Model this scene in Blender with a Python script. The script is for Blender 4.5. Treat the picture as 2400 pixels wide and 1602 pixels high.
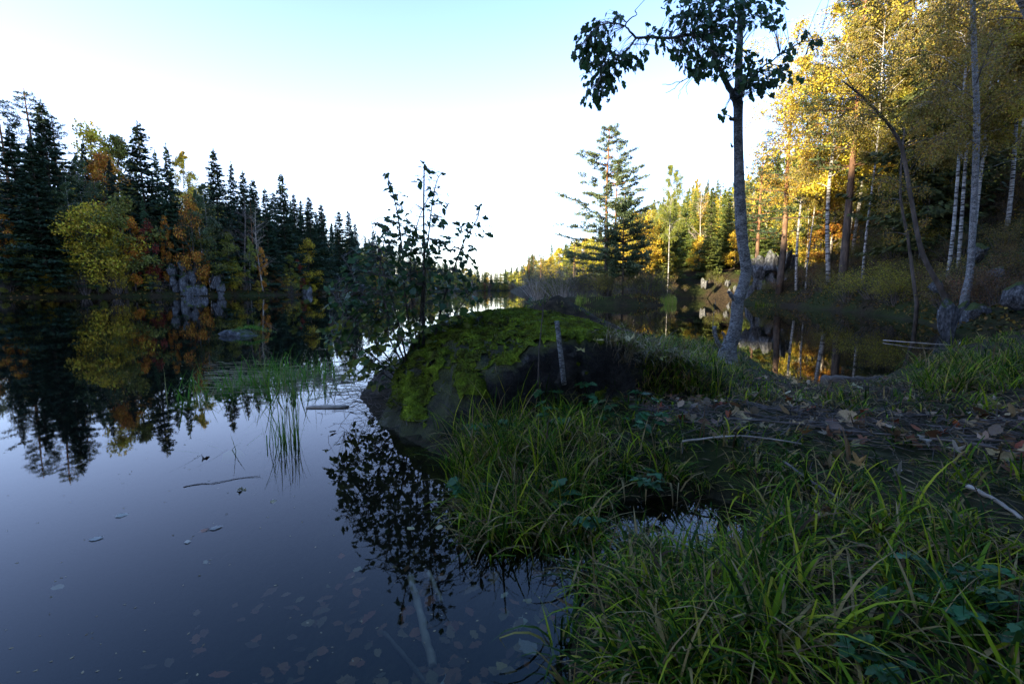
import bpy, bmesh, math, random
import numpy as np
from mathutils import Vector, Matrix

for o in list(bpy.data.objects): bpy.data.objects.remove(o)
SC = bpy.context.scene
COL = SC.collection

# ------------------------------------------------------------------ camera, sky, sun, exposure
CAM_H = 1.2
F = 1066.67                                   # pixels of the 2400 px photograph (16 mm lens)
PITCH = math.atan((801 - 676) / F)
cam_d = bpy.data.cameras.new('camera'); cam_d.lens = 16; cam_d.sensor_width = 36
cam_d.clip_start = 0.05; cam_d.clip_end = 3000
cam = bpy.data.objects.new('camera', cam_d); COL.objects.link(cam)
cam.location = (0, 0, CAM_H); cam.rotation_euler = (math.pi/2 - PITCH, 0, 0)
SC.camera = cam

SUN_AZ, SUN_EL = math.radians(235), math.radians(13)      # sun stands behind the camera, to its left
LX, LY = -math.sin(SUN_AZ), -math.cos(SUN_AZ)             # horizontal direction the light travels
world = bpy.data.worlds.new('World'); SC.world = world; world.use_nodes = True
wn = world.node_tree; bg = wn.nodes['Background']
sky = wn.nodes.new('ShaderNodeTexSky'); sky.sky_type = 'NISHITA'; sky.sun_disc = False
sky.sun_elevation = SUN_EL; sky.sun_rotation = SUN_AZ
sky.altitude = 300; sky.air_density = 1.0; sky.dust_density = 0.7; sky.ozone_density = 3.5
sat = wn.nodes.new('ShaderNodeHueSaturation'); sat.inputs['Saturation'].default_value = 1.08      # the photograph's white balance is set for the shade
wbm = wn.nodes.new('ShaderNodeMix'); wbm.data_type = 'RGBA'; wbm.blend_type = 'MULTIPLY'; wbm.inputs[0].default_value = 1.; wbm.inputs[7].default_value = (1.05, .975, 1.04, 1)
wn.links.new(sky.outputs[0], sat.inputs['Color']); wn.links.new(sat.outputs[0], wbm.inputs[6]); wn.links.new(wbm.outputs[2], bg.inputs[0])
# warm low-sun haze added evenly all round the horizon
wtc = wn.nodes.new('ShaderNodeTexCoord'); wsp = wn.nodes.new('ShaderNodeSeparateXYZ'); wn.links.new(wtc.outputs['Generated'], wsp.inputs[0])
wmr = wn.nodes.new('ShaderNodeMapRange'); wmr.interpolation_type = 'SMOOTHSTEP'; wmr.inputs['From Min'].default_value = .74; wmr.inputs['From Max'].default_value = .05
wmr.inputs['To Min'].default_value = 0.; wmr.inputs['To Max'].default_value = 1.; wn.links.new(wsp.outputs[2], wmr.inputs[0])
wvm = wn.nodes.new('ShaderNodeMix'); wvm.data_type = 'RGBA'; wvm.blend_type = 'ADD'; wvm.clamp_result = False; wvm.inputs[7].default_value = (1.05, .66, .45, 1)
wn.links.new(wmr.outputs[0], wvm.inputs[0]); wn.links.new(wbm.outputs[2], wvm.inputs[6]); wn.links.new(wvm.outputs[2], bg.inputs[0]); bg.inputs[1].default_value = 0.15
sd = bpy.data.lights.new('sun', 'SUN'); sd.energy = 5.0; sd.angle = math.radians(0.6); sd.color = (1, 0.86, 0.60)
sun = bpy.data.objects.new('sun', sd); COL.objects.link(sun); sun.location = (-40, -60, 60)
sun.rotation_euler = Vector((LX*math.cos(SUN_EL), LY*math.cos(SUN_EL), -math.sin(SUN_EL))).to_track_quat('-Z', 'Y').to_euler()
SC.view_settings.view_transform = 'Standard'; SC.view_settings.look = 'None'
SC.view_settings.exposure = 2.35; SC.view_settings.gamma = 1.0; SC.view_settings.use_curve_mapping = False
cy = SC.cycles
cy.max_bounces = 6; cy.diffuse_bounces = 3; cy.glossy_bounces = 3; cy.transmission_bounces = 3; cy.transparent_max_bounces = 8
cy.use_denoising = True; cy.sample_clamp_indirect = 4.0

# ------------------------------------------------------------------ helpers
rng = np.random.default_rng(7)
random.seed(7)
FWD = np.array([0, math.cos(PITCH), -math.sin(PITCH)]); UP = np.array([0, math.sin(PITCH), math.cos(PITCH)])
CAMP = np.array([0, 0, CAM_H])
def ray(u, v): return FWD*F + np.array([1., 0, 0])*(u-1200) - UP*(v-801)
def gp(u, v, z=0.0):
    d = ray(u, v); return CAMP + d*((z-CAM_H)/d[2])
def at(u, v, depth):
    d = ray(u, v); return CAMP + d*(depth/d[1])

def hash2(i, j, s):
    n = (i*374761393 + j*668265263 + s*974634777) & 0xffffffff
    n = ((n ^ (n >> 13)) * 1274126177) & 0xffffffff
    return ((n ^ (n >> 16)) & 0xffff) / 65535.0
def vnoise(x, y, s=0):
    x = np.asarray(x, float); y = np.asarray(y, float)
    xi = np.floor(x).astype(np.int64); yi = np.floor(y).astype(np.int64)
    fx = x-xi; fy = y-yi; fx = fx*fx*(3-2*fx); fy = fy*fy*(3-2*fy)
    a = hash2(xi, yi, s); b = hash2(xi+1, yi, s); c = hash2(xi, yi+1, s); d = hash2(xi+1, yi+1, s)
    return (a*(1-fx)+b*fx)*(1-fy) + (c*(1-fx)+d*fx)*fy - 0.5
def fbm(x, y, s=0, o=4):
    r = 0; a = 1
    for k in range(o):
        r = r + a*vnoise(x*2**k, y*2**k, s+k); a *= .5
    return r
def noise3(P, f, s=0, o=3):                    # cheap 3D noise from three 2D slices
    P = np.asarray(P)*f
    return (fbm(P[:, 0]+P[:, 2]*.7, P[:, 1]-P[:, 2]*.4, s, o) + fbm(P[:, 1]+P[:, 0]*.3, P[:, 2], s+11, o) + fbm(P[:, 2]-P[:, 1]*.5, P[:, 0], s+23, o))/1.8
def sstep(a, b, x):
    t = np.clip((x-a)/(b-a), 0, 1); return t*t*(3-2*t)

class Geo:
    def __init__(self): self.V = []; self.Q = []; self.T = []; self.n = 0
    def add(self, V, Q=None, T=None):
        V = np.asarray(V, float).reshape(-1, 3)
        if Q is not None and len(Q): self.Q.append(np.asarray(Q, np.int64)+self.n)
        if T is not None and len(T): self.T.append(np.asarray(T, np.int64)+self.n)
        self.V.append(V); self.n += len(V)
    def tube(self, P, R, sides=6, cap=True):
        P = np.asarray(P, float); R = np.asarray(R, float); n = len(P)
        D = np.gradient(P, axis=0); D /= (np.linalg.norm(D, axis=1, keepdims=True)+1e-9)
        ref = np.array([0, 0, 1.]) if abs(D[:, 2]).mean() < .8 else np.array([1., 0, 0])
        A = np.cross(D, ref); A /= (np.linalg.norm(A, axis=1, keepdims=True)+1e-9); B = np.cross(D, A)
        th = np.arange(sides)*2*math.pi/sides
        V = P[:, None, :] + R[:, None, None]*(A[:, None, :]*np.cos(th)[None, :, None] + B[:, None, :]*np.sin(th)[None, :, None])
        i = np.arange(n-1)[:, None]*sides; k = np.arange(sides)[None, :]; k2 = (k+1) % sides
        Q = np.stack([i+k, i+k2, i+sides+k2, i+sides+k], -1).reshape(-1, 4)
        V = V.reshape(-1, 3); T = []
        if cap:
            V = np.vstack([V, P[:1], P[-1:]]); c0 = n*sides
            for a in range(sides):
                b = (a+1) % sides
                T.append((c0, b, a)); T.append((c0+1, (n-1)*sides+a, (n-1)*sides+b))
        self.add(V, Q, T)
    def leaves(self, P, D, N, L, W):
        P = np.asarray(P); n = len(P)
        D = D/(np.linalg.norm(D, axis=1, keepdims=True)+1e-9)
        S = np.cross(D, N); S /= (np.linalg.norm(S, axis=1, keepdims=True)+1e-9)
        L = np.broadcast_to(L, (n,))[:, None]; W = np.broadcast_to(W, (n,))[:, None]
        V = np.stack([P, P+D*L*.45+S*W*.5, P+D*L, P+D*L*.45-S*W*.5], 1).reshape(-1, 3)
        self.add(V, np.arange(n*4).reshape(n, 4))
    def mesh(self, name, mat, smooth=False):
        me = bpy.data.meshes.new(name)
        V = np.vstack(self.V)
        Q = np.vstack(self.Q) if self.Q else np.zeros((0, 4), int)
        T = np.vstack(self.T) if self.T else np.zeros((0, 3), int)
        me.vertices.add(len(V)); me.vertices.foreach_set('co', V.astype(np.float32).ravel())
        nl = Q.size+T.size
        me.loops.add(nl); me.loops.foreach_set('vertex_index', np.concatenate([Q.ravel(), T.ravel()]).astype(np.int32))
        me.polygons.add(len(Q)+len(T))
        st = np.concatenate([np.arange(len(Q))*4, Q.size+np.arange(len(T))*3]).astype(np.int32)
        me.polygons.foreach_set('loop_start', st)
        me.update(calc_edges=True)
        if smooth: me.polygons.foreach_set('use_smooth', np.ones(len(Q)+len(T), bool))
        me.materials.append(mat)
        return me

def obj(name, me, parent=None, loc=None, color=None):
    o = bpy.data.objects.new(name, me); COL.objects.link(o)
    if parent is not None: o.parent = parent
    if loc is not None: o.location = loc
    if color is not None: o.color = (*color, 1)
    return o
def tag(o, label, cat, group=None):
    o['label'] = label; o['category'] = cat
    if group: o['group'] = group
    return o
def thing(name, label, cat, loc=(0, 0, 0), rz=0., s=1., group=None):
    e = bpy.data.objects.new(name, None); COL.objects.link(e); e.empty_display_size = .2
    e.location = loc; e.rotation_euler = (0, 0, rz); e.scale = (s, s, s) if np.isscalar(s) else s
    return tag(e, label, cat, group)
def unit(n):
    v = rng.normal(size=(n, 3)); return v/np.linalg.norm(v, axis=1, keepdims=True)
def hang(n, down=.8):
    d = unit(n); d[:, 2] -= down; return d/np.linalg.norm(d, axis=1, keepdims=True)
def spline(pts, n):
    pts = np.asarray(pts, float); m = len(pts)
    t = np.linspace(0, m-1, n); i = np.clip(np.floor(t).astype(int), 0, m-2); f = (t-i)[:, None]
    p0 = pts[np.maximum(i-1, 0)]; p1 = pts[i]; p2 = pts[i+1]; p3 = pts[np.minimum(i+2, m-1)]
    return .5*((2*p1)+(-p0+p2)*f+(2*p0-5*p1+4*p2-p3)*f**2+(-p0+3*p1-3*p2+p3)*f**3)

# ------------------------------------------------------------------ materials
def newmat(name):
    m = bpy.data.materials.new(name); m.use_nodes = True
    nt = m.node_tree; nt.nodes.clear()
    out = nt.nodes.new('ShaderNodeOutputMaterial')
    return m, nt, out
def N(nt, t, **kw):
    n = nt.nodes.new('ShaderNode'+t)
    for k, v in kw.items():
        if k in n.inputs: n.inputs[k].default_value = v
        else: setattr(n, k, v)
    return n
def ramp(nt, src, stops):
    r = nt.nodes.new('ShaderNodeValToRGB'); e = r.color_ramp.elements
    e[0].position, e[0].color = stops[0][0], (*stops[0][1], 1)
    e[1].position, e[1].color = stops[-1][0], (*stops[-1][1], 1)
    for p, c in stops[1:-1]:
        k = e.new(p); k.color = (*c, 1)
    nt.links.new(src, r.inputs[0]); return r.outputs[0]
def mixc(nt, fac, a, b, mode='MIX'):
    m = nt.nodes.new('ShaderNodeMix'); m.data_type = 'RGBA'; m.blend_type = mode
    for s, v in ((m.inputs[0], fac), (m.inputs[6], a), (m.inputs[7], b)):
        if isinstance(v, (int, float)): s.default_value = v
        elif isinstance(v, tuple): s.default_value = (*v, 1)
        else: nt.links.new(v, s)
    return m.outputs[2]
def noise(nt, scale, detail=4, coord='Object', rough=.55, dist=0., stretch=None):
    tc = nt.nodes.new('ShaderNodeTexCoord'); n = N(nt, 'TexNoise'); src = tc.outputs[coord]
    if stretch:
        mp = nt.nodes.new('ShaderNodeMapping'); mp.inputs['Scale'].default_value = stretch
        nt.links.new(src, mp.inputs[0]); src = mp.outputs[0]
    nt.links.new(src, n.inputs['Vector'])
    n.inputs['Scale'].default_value = scale; n.inputs['Detail'].default_value = detail
    n.inputs['Roughness'].default_value = rough; n.inputs['Distortion'].default_value = dist
    return n.outputs[0]
def bump(nt, h, strength=.5, dist=.02):
    b = nt.nodes.new('ShaderNodeBump'); b.inputs['Strength'].default_value = strength; b.inputs['Distance'].default_value = dist
    nt.links.new(h, b.inputs['Height']); return b.outputs[0]
def finish(nt, out, color, rough=.8, spec=.3, normal=None, trans=0.):
    p = nt.nodes.new('ShaderNodeBsdfPrincipled')
    p.inputs['Roughness'].default_value = rough; p.inputs['Specular IOR Level'].default_value = spec
    if isinstance(color, tuple): p.inputs['Base Color'].default_value = (*color, 1)
    else: nt.links.new(color, p.inputs['Base Color'])
    if normal is not None: nt.links.new(normal, p.inputs['Normal'])
    sh = p.outputs[0]
    if trans:
        t = nt.nodes.new('ShaderNodeBsdfTranslucent')
        if isinstance(color, tuple): t.inputs[0].default_value = (*color, 1)
        else: nt.links.new(color, t.inputs[0])
        mx = nt.nodes.new('ShaderNodeMixShader'); mx.inputs[0].default_value = trans
        nt.links.new(sh, mx.inputs[1]); nt.links.new(t.outputs[0], mx.inputs[2]); sh = mx.outputs[0]
    nt.links.new(sh, out.inputs[0])

def leaf_mat(name, trans=.35, spec=.3, rough=.5, hue=.03, val=.45, clump=.0, per_object=False):
    m, nt, out = newmat(name)
    oi = nt.nodes.new('ShaderNodeObjectInfo'); ge = nt.nodes.new('ShaderNodeNewGeometry')
    rnd = oi.outputs['Random'] if per_object else ge.outputs['Random Per Island']
    hs = nt.nodes.new('ShaderNodeHueSaturation')
    a = N(nt, 'MapRange'); a.inputs['To Min'].default_value = .5-hue; a.inputs['To Max'].default_value = .5+hue
    b = N(nt, 'MapRange'); b.inputs['To Min'].default_value = 1-val; b.inputs['To Max'].default_value = 1+val
    w = N(nt, 'TexWhiteNoise', noise_dimensions='1D')
    nt.links.new(rnd, w.inputs['W']); nt.links.new(rnd, a.inputs[0]); nt.links.new(w.outputs[0], b.inputs[0])
    nt.links.new(a.outputs[0], hs.inputs['Hue']); nt.links.new(b.outputs[0], hs.inputs['Value'])
    nt.links.new(oi.outputs['Color'], hs.inputs['Color'])
    finish(nt, out, hs.outputs[0], rough, spec, None, trans)
    return m
M = {}
M['leaf'] = leaf_mat('foliage', .45, val=.6)
M['needle'] = leaf_mat('needles', .15, .25, .6, .02, .4)
M['bigleaf'] = leaf_mat('broad_leaf', .45, .25, .4, .02, .3, per_object=True)
M['herb'] = leaf_mat('herb_leaf', .4, .2, .45, .02, .3)

def fallen_mat():
    m, nt, out = newmat('dead_leaf')
    oi = nt.nodes.new('ShaderNodeObjectInfo')
    n = noise(nt, 35, 4); c = ramp(nt, n, [(.3, (.45, .4, .35)), (.7, (1.15, 1.1, 1.05))])
    finish(nt, out, mixc(nt, 1., oi.outputs['Color'], c, 'MULTIPLY'), .6, .3, bump(nt, n, .4, .004), .2)
    return m
M['dead'] = fallen_mat()

def grass_mat(name, stops, trans=.3):
    m, nt, out = newmat(name)
    ge = nt.nodes.new('ShaderNodeNewGeometry')
    c = ramp(nt, ge.outputs['Random Per Island'], stops)
    finish(nt, out, c, .55, .08, None, trans); return m
M['grass'] = grass_mat('sedge', [(0, (.010, .026, .003)), (.28, (.028, .07, .005)), (.46, (.08, .15, .007)), (.6, (.19, .26, .010)), (.69, (.34, .34, .02)), (.75, (.28, .19, .06)), (.85, (.30, .22, .10)), (.95, (.14, .08, .035)), (1, (.06, .035, .02))])
M['rush'] = grass_mat('rush', [(0, (.045, .16, .012)), (.6, (.09, .22, .02)), (.85, (.16, .22, .03)), (1, (.3, .25, .13))])
M['reed'] = grass_mat('reed', [(0, (.16, .27, .03)), (.5, (.26, .33, .045)), (.8, (.36, .33, .07)), (1, (.42, .33, .14))])
M['straw'] = grass_mat('straw', [(0, (.25, .2, .12)), (.5, (.34, .27, .16)), (1, (.12, .085, .05))], .1)
M['thatch'] = grass_mat('thatch', [(0, (.02, .014, .008)), (.5, (.06, .04, .02)), (.85, (.13, .09, .045)), (1, (.25, .18, .09))], .05)

def bark_mat(name, kind):
    m, nt, out = newmat(name)
    if kind == 'birch':
        n = noise(nt, 3.2, 4, stretch=(1, 1, 5)); c = ramp(nt, n, [(.40, (.025, .02, .018)), (.5, (.26, .24, .21)), (.75, (.5, .47, .42))])
        nrm = bump(nt, n, .4, .01)
    elif kind == 'alder':
        n = noise(nt, 9, 6, stretch=(1, 1, 2.2)); n2 = noise(nt, 42, 5, stretch=(1, 1, 2.5))
        c = mixc(nt, .55, ramp(nt, n, [(.36, (.045, .043, .04)), (.48, (.15, .147, .14)), (.64, (.40, .395, .37))]), ramp(nt, n2, [(.42, (.025, .024, .023)), (.58, (.42, .41, .39))]))
        mx = N(nt, 'Math', operation='ADD'); nt.links.new(n, mx.inputs[0]); nt.links.new(n2, mx.inputs[1])
        nrm = bump(nt, mx.outputs[0], 1., .05)
    elif kind == 'pine':
        n = noise(nt, 6, 5, stretch=(1, 1, .35))
        tc = nt.nodes.new('ShaderNodeTexCoord'); sp = nt.nodes.new('ShaderNodeSeparateXYZ'); nt.links.new(tc.outputs['Object'], sp.inputs[0])
        mr = N(nt, 'MapRange'); mr.inputs['From Min'].default_value = 3; mr.inputs['From Max'].default_value = 8; nt.links.new(sp.outputs[2], mr.inputs[0])
        lo = ramp(nt, n, [(.3, (.03, .024, .02)), (.7, (.13, .095, .07))]); hi = ramp(nt, n, [(.3, (.10, .045, .02)), (.7, (.32, .15, .07))])
        c = mixc(nt, mr.outputs[0], lo, hi); nrm = bump(nt, n, .8, .03)
    elif kind == 'twig':
        n = noise(nt, 8, 3); c = ramp(nt, n, [(.3, (.05, .04, .035)), (.7, (.16, .13, .11))]); nrm = None
    elif kind == 'pale':
        n = noise(nt, 12, 4); c = ramp(nt, n, [(.3, (.2, .16, .12)), (.7, (.42, .36, .29))]); nrm = None
    else:
        n = noise(nt, 5, 5, stretch=(1, 1, .4)); c = ramp(nt, n, [(.3, (.035, .028, .022)), (.7, (.13, .105, .085))]); nrm = bump(nt, n, .6, .02)
    finish(nt, out, c, .85, .2, nrm); return m
for k in ('birch', 'alder', 'pine', 'twig', 'pale', 'dark'): M['bark_'+k] = bark_mat(k+'_bark', k)

def rock_mat(name, moss=.5, pale=(.42, .42, .41)):
    m, nt, out = newmat(name)
    n1 = noise(nt, 4.5, 8, rough=.7); n2 = noise(nt, 12, 6, rough=.75, stretch=(1, 1, .45)); n3 = noise(nt, 1.6, 6)
    c = ramp(nt, n1, [(.36, (.022, .022, .023)), (.5, (.085, .085, .087)), (.6, (.17, .17, .17)), (.72, pale)])
    c = mixc(nt, .6, c, ramp(nt, n2, [(.40, (.12, .12, .12)), (.56, (1.05, 1.05, 1.05))]), 'MULTIPLY')
    ge = nt.nodes.new('ShaderNodeNewGeometry'); sp = nt.nodes.new('ShaderNodeSeparateXYZ'); nt.links.new(ge.outputs['Normal'], sp.inputs[0])
    ad = N(nt, 'Math', operation='ADD'); nt.links.new(sp.outputs[2], ad.inputs[0]); nt.links.new(n3, ad.inputs[1])
    mr = N(nt, 'MapRange'); mr.inputs['From Min'].default_value = 1.5-moss; mr.inputs['From Max'].default_value = 1.65-moss
    nt.links.new(ad.outputs[0], mr.inputs[0])
    c = mixc(nt, mr.outputs[0], c, ramp(nt, n2, [(.3, (.02, .028, .006)), (.7, (.08, .10, .018))]))
    finish(nt, out, c, .85, .25, bump(nt, n2, .9, .06)); return m
M['rock'] = rock_mat('outcrop_rock', .55, (.36, .36, .35))
M['rock_wet'] = rock_mat('wet_rock', .2, (.12, .12, .13))

def boulder_mat():
    m, nt, out = newmat('boulder_stone')
    n1 = noise(nt, 3.5, 8, rough=.65); n2 = noise(nt, 26, 6, rough=.7); n3 = noise(nt, 5, 3)
    c = ramp(nt, n1, [(.3, (.012, .011, .011)), (.55, (.035, .032, .03)), (.75, (.09, .083, .08))])
    li = ramp(nt, n3, [(.60, (0, 0, 0)), (.70, (.8, .8, .8))])
    c = mixc(nt, li, c, (.26, .255, .26))
    c = mixc(nt, .6, c, ramp(nt, n2, [(.36, (.35, .35, .35)), (.62, (1.15, 1.15, 1.15))]), 'MULTIPLY')
    ge = nt.nodes.new('ShaderNodeNewGeometry'); sp = nt.nodes.new('ShaderNodeSeparateXYZ'); nt.links.new(ge.outputs['Normal'], sp.inputs[0])
    ad = N(nt, 'Math', operation='ADD'); nt.links.new(sp.outputs[2], ad.inputs[0]); nt.links.new(n2, ad.inputs[1])
    mr = N(nt, 'MapRange'); mr.inputs['From Min'].default_value = .62; mr.inputs['From Max'].default_value = 1.05; mr.inputs['To Max'].default_value = .85; nt.links.new(ad.outputs[0], mr.inputs[0])
    c = mixc(nt, mr.outputs[0], c, ramp(nt, n1, [(.35, (.03, .026, .01)), (.65, (.085, .09, .016))]))
    finish(nt, out, c, .8, .3, bump(nt, n2, 1., .05)); return m
M['boulder'] = boulder_mat()
def moss_mat():
    m, nt, out = newmat('moss')
    n1 = noise(nt, 7, 7, rough=.7); n2 = noise(nt, 60, 4); ge = nt.nodes.new('ShaderNodeNewGeometry')
    c = ramp(nt, n1, [(.3, (.04, .03, .012)), (.42, (.075, .08, .012)), (.54, (.14, .18, .016)), (.66, (.24, .31, .025)), (.8, (.33, .37, .05))])
    c = mixc(nt, .7, c, ramp(nt, n2, [(.35, (.35, .35, .3)), (.65, (1.3, 1.3, 1.2))]), 'MULTIPLY')
    c = mixc(nt, .6, c, ramp(nt, ge.outputs['Random Per Island'], [(0, (.55, .6, .5)), (1, (1.5, 1.4, 1.2))]), 'MULTIPLY')
    finish(nt, out, c, .9, .1, bump(nt, n2, .7, .01), .15); return m
M['moss'] = moss_mat()

def ground_mat():
    m, nt, out = newmat('forest_floor')
    n1 = noise(nt, .35, 6); n2 = noise(nt, 6, 7, rough=.7); n3 = noise(nt, 40, 5, rough=.7)
    soil = ramp(nt, n2, [(.3, (.008, .006, .004)), (.5, (.028, .02, .012)), (.7, (.07, .05, .028))])
    green = ramp(nt, n2, [(.3, (.012, .015, .005)), (.6, (.03, .038, .01)), (.75, (.08, .065, .02))])
    land = mixc(nt, ramp(nt, n1, [(.42, (0, 0, 0)), (.58, (1, 1, 1))]), soil, green)
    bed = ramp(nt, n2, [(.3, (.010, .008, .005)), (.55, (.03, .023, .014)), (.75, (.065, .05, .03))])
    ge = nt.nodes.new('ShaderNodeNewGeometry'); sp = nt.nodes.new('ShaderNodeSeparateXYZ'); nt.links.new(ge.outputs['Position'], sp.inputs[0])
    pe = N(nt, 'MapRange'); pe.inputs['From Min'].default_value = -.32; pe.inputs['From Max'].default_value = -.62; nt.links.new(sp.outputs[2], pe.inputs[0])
    bed = mixc(nt, pe.outputs[0], bed, (.004, .0035, .003))              # bed colour darkened with depth to imitate light lost in deep water
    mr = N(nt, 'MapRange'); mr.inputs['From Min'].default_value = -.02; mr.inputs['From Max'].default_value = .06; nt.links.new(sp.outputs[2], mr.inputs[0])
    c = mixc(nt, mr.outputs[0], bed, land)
    c = mixc(nt, .5, c, ramp(nt, n3, [(.35, (.4, .4, .4)), (.65, (1.4, 1.35, 1.25))]), 'MULTIPLY')
    finish(nt, out, c, .95, .1, bump(nt, n3, .6, .02)); return m
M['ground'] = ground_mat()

def water_mat():
    m, nt, out = newmat('lake_water')
    n1 = noise(nt, .9, 2, stretch=(1, .35, 1)); n2 = noise(nt, 5, 2)
    ad = N(nt, 'MapRange'); ad.inputs['To Max'].default_value = .15; nt.links.new(n2, ad.inputs[0])
    sm = N(nt, 'Math', operation='ADD'); nt.links.new(n1, sm.inputs[0]); nt.links.new(ad.outputs[0], sm.inputs[1])
    nr = bump(nt, sm.outputs[0], .2, .004)
    fr = nt.nodes.new('ShaderNodeFresnel'); fr.inputs[0].default_value = 1.33; nt.links.new(nr, fr.inputs['Normal'])
    gl = nt.nodes.new('ShaderNodeBsdfGlossy'); gl.inputs['Roughness'].default_value = .02; gl.inputs['Color'].default_value = (1, 1, 1, 1)
    nt.links.new(nr, gl.inputs['Normal'])
    tr = nt.nodes.new('ShaderNodeBsdfTransparent'); tr.inputs[0].default_value = (.80, .76, .64, 1)
    mx = nt.nodes.new('ShaderNodeMixShader'); nt.links.new(fr.outputs[0], mx.inputs[0])
    nt.links.new(tr.outputs[0], mx.inputs[1]); nt.links.new(gl.outputs[0], mx.inputs[2]); nt.links.new(mx.outputs[0], out.inputs[0])
    return m
M['water'] = water_mat()

# ------------------------------------------------------------------ terrain
near_px = [(2400, 800), (2250, 838), (2130, 872), (2040, 905), (1900, 912), (1800, 872), (1740, 828), (1640, 812), (1500, 792), (1300, 775), (1120, 790), (980, 815), (880, 870), (838, 930), (880, 985), (960, 1035), (1075, 1092), (1110, 1190), (1190, 1275), (1310, 1275), (1400, 1350), (1345, 1440), (1330, 1540), (1345, 1640)]
LAKE = [(-96, 26), (-88, 38), (-66, 59), (-43, 80), (-40, 112), (-32, 150), (-22, 200), (-16, 250), (-8, 268), (-1, 258), (-1, 200), (1, 150), (5, 115), (9, 92), (6, 70), (2, 50), (1.2, 40), (3.2, 34), (7.5, 32), (11, 33), (13, 39), (17, 50), (23, 57), (27, 55), (24, 47), (20, 41), (18.6, 36), (19, 32), (18, 26), (16.6, 20.5), (14.8, 16.5), (12.8, 13.6), (11.4, 11.8), (11.8, 10.9)]
LAKE += [tuple(gp(u, v)[:2]) for u, v in near_px]
LAKE += [(.05, .9), (-.4, .2), (-1.6, -1.5), (-5, -4), (-20, -6), (-42, -3), (-66, 10)]
LAKE = np.array(LAKE)
def shore_d(x, y):
    x = np.asarray(x, float).ravel(); y = np.asarray(y, float).ravel()
    d = np.full(x.shape, 1e9); ins = np.zeros(x.shape, bool)
    A = LAKE; B = np.roll(LAKE, -1, 0)
    for (ax, ay), (bx, by) in zip(A, B):
        ex, ey = bx-ax, by-ay; l = ex*ex+ey*ey+1e-12
        t = np.clip(((x-ax)*ex+(y-ay)*ey)/l, 0, 1)
        d = np.minimum(d, (x-ax-t*ex)**2+(y-ay-t*ey)**2)
        if ay != by:
            c = ((ay > y) != (by > y)) & (x < ex*(y-ay)/(by-ay)+ax); ins ^= c
    d = np.sqrt(d); return np.where(ins, -d, d)
RQ = ([-260, -120, -100, -86, -49, -25, -12, 0, 40, 160], [36, 35.5, 34, 33, 32, 32.5, 35, 37.5, 39, 40])
def H(x, y):
    x = np.asarray(x, float).ravel(); y = np.asarray(y, float).ravel()
    d = shore_d(x, y); dl = np.maximum(d, 0)
    near = sstep(13.5, 9.5, x)*sstep(11.6, 10.2, y)
    hn = .24*(1-np.exp(-dl/.7)) + .10*fbm(x*.8, y*.8, 3)*(1-np.exp(-dl/.4)) + .05*fbm(x*5, y*5, 5)*(1-np.exp(-dl/.3)) + .25*sstep(2, 9, x)
    hn = hn - .29*np.exp(-(((x-.95)/.62)**2+((y-2.28)/.40)**2)) + .03*np.clip(y*-1, 0, 10)
    left = sstep(0, -12, x-(y-60)*-.0)*sstep(20, 40, y)
    far = 1-.72*sstep(150, 265, y)
    cl = 1.1-.6*left + (.8-.5*left)*fbm(x*.12, y*.12, 21)
    slope = .30+.12*left
    hb = cl*(1-np.exp(-dl/1.1)) + 24*(1-np.exp(-slope*dl/24)) + 1.3*fbm(x*.16, y*.16, 9)*(1-np.exp(-dl/4)) + .5*fbm(x*.7, y*.7, 15)*(1-np.exp(-dl/1.5))
    hb = hb*far
    pen = np.exp(-(((x-6.5)/7.5)**2+((y-42)/11)**2)**2)
    hb = hb*(1-pen) + pen*(.45*(1-np.exp(-dl/1.)) + .15*fbm(x, y, 31)*(1-np.exp(-dl/1.)))
    rw = sstep(8, 11, x)*sstep(34, 26, y)
    hb = hb + rw*np.clip(x-15.5, 0, 12)*.42*(1-np.exp(-dl/2))
    s = x*LX+y*LY; q = x*LY-y*LX
    back = (np.interp(q, *RQ) + 2.5*fbm(q*.06, s*.02, 41) + 2*fbm(q*.25, s*.05, 43))*np.exp(-((s+90)/25)**2)
    behind = sstep(4, -3, y)
    land = near*hn + (1-near)*(hb*(1-behind)+behind*.5*(1-np.exp(-dl/2)))
    land = np.where(d > 0, land + back*(1-np.exp(-dl/9)), 0)
    dw = np.maximum(-d, 0)
    bed = -(.10*(1-np.exp(-dw/.15)) + .34*(1-np.exp(-dw/1.8)) + 5*(1-np.exp(-dw*.035))) + .05*fbm(x*2.2, y*2.2, 51)*(1-np.exp(-dw/.5))
    return np.where(d > 0, land, bed)
def h1(x, y): return float(H([x], [y])[0])

n = 400; t = np.linspace(-1, 1, n); ax = 1.3*np.sinh(6.4*t)
X, Y = np.meshgrid(ax+.8, ax+3.0)
Z = H(X, Y)
g = Geo(); i, j = np.meshgrid(np.arange(n-1), np.arange(n-1)); k = (j*n+i).ravel()
g.add(np.stack([X.ravel(), Y.ravel(), Z], 1), np.stack([k, k+1, k+n+1, k+n], 1))
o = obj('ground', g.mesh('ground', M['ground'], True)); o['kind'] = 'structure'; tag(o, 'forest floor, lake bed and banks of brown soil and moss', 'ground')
g = Geo(); g.add([(-398, -394, 0), (396, -394, 0), (396, 396, 0), (-398, 396, 0)], [(0, 1, 2, 3)])
o = obj('water', g.mesh('water', M['water'])); o['kind'] = 'structure'; tag(o, 'still dark lake water mirroring sky and trees', 'water')

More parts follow.
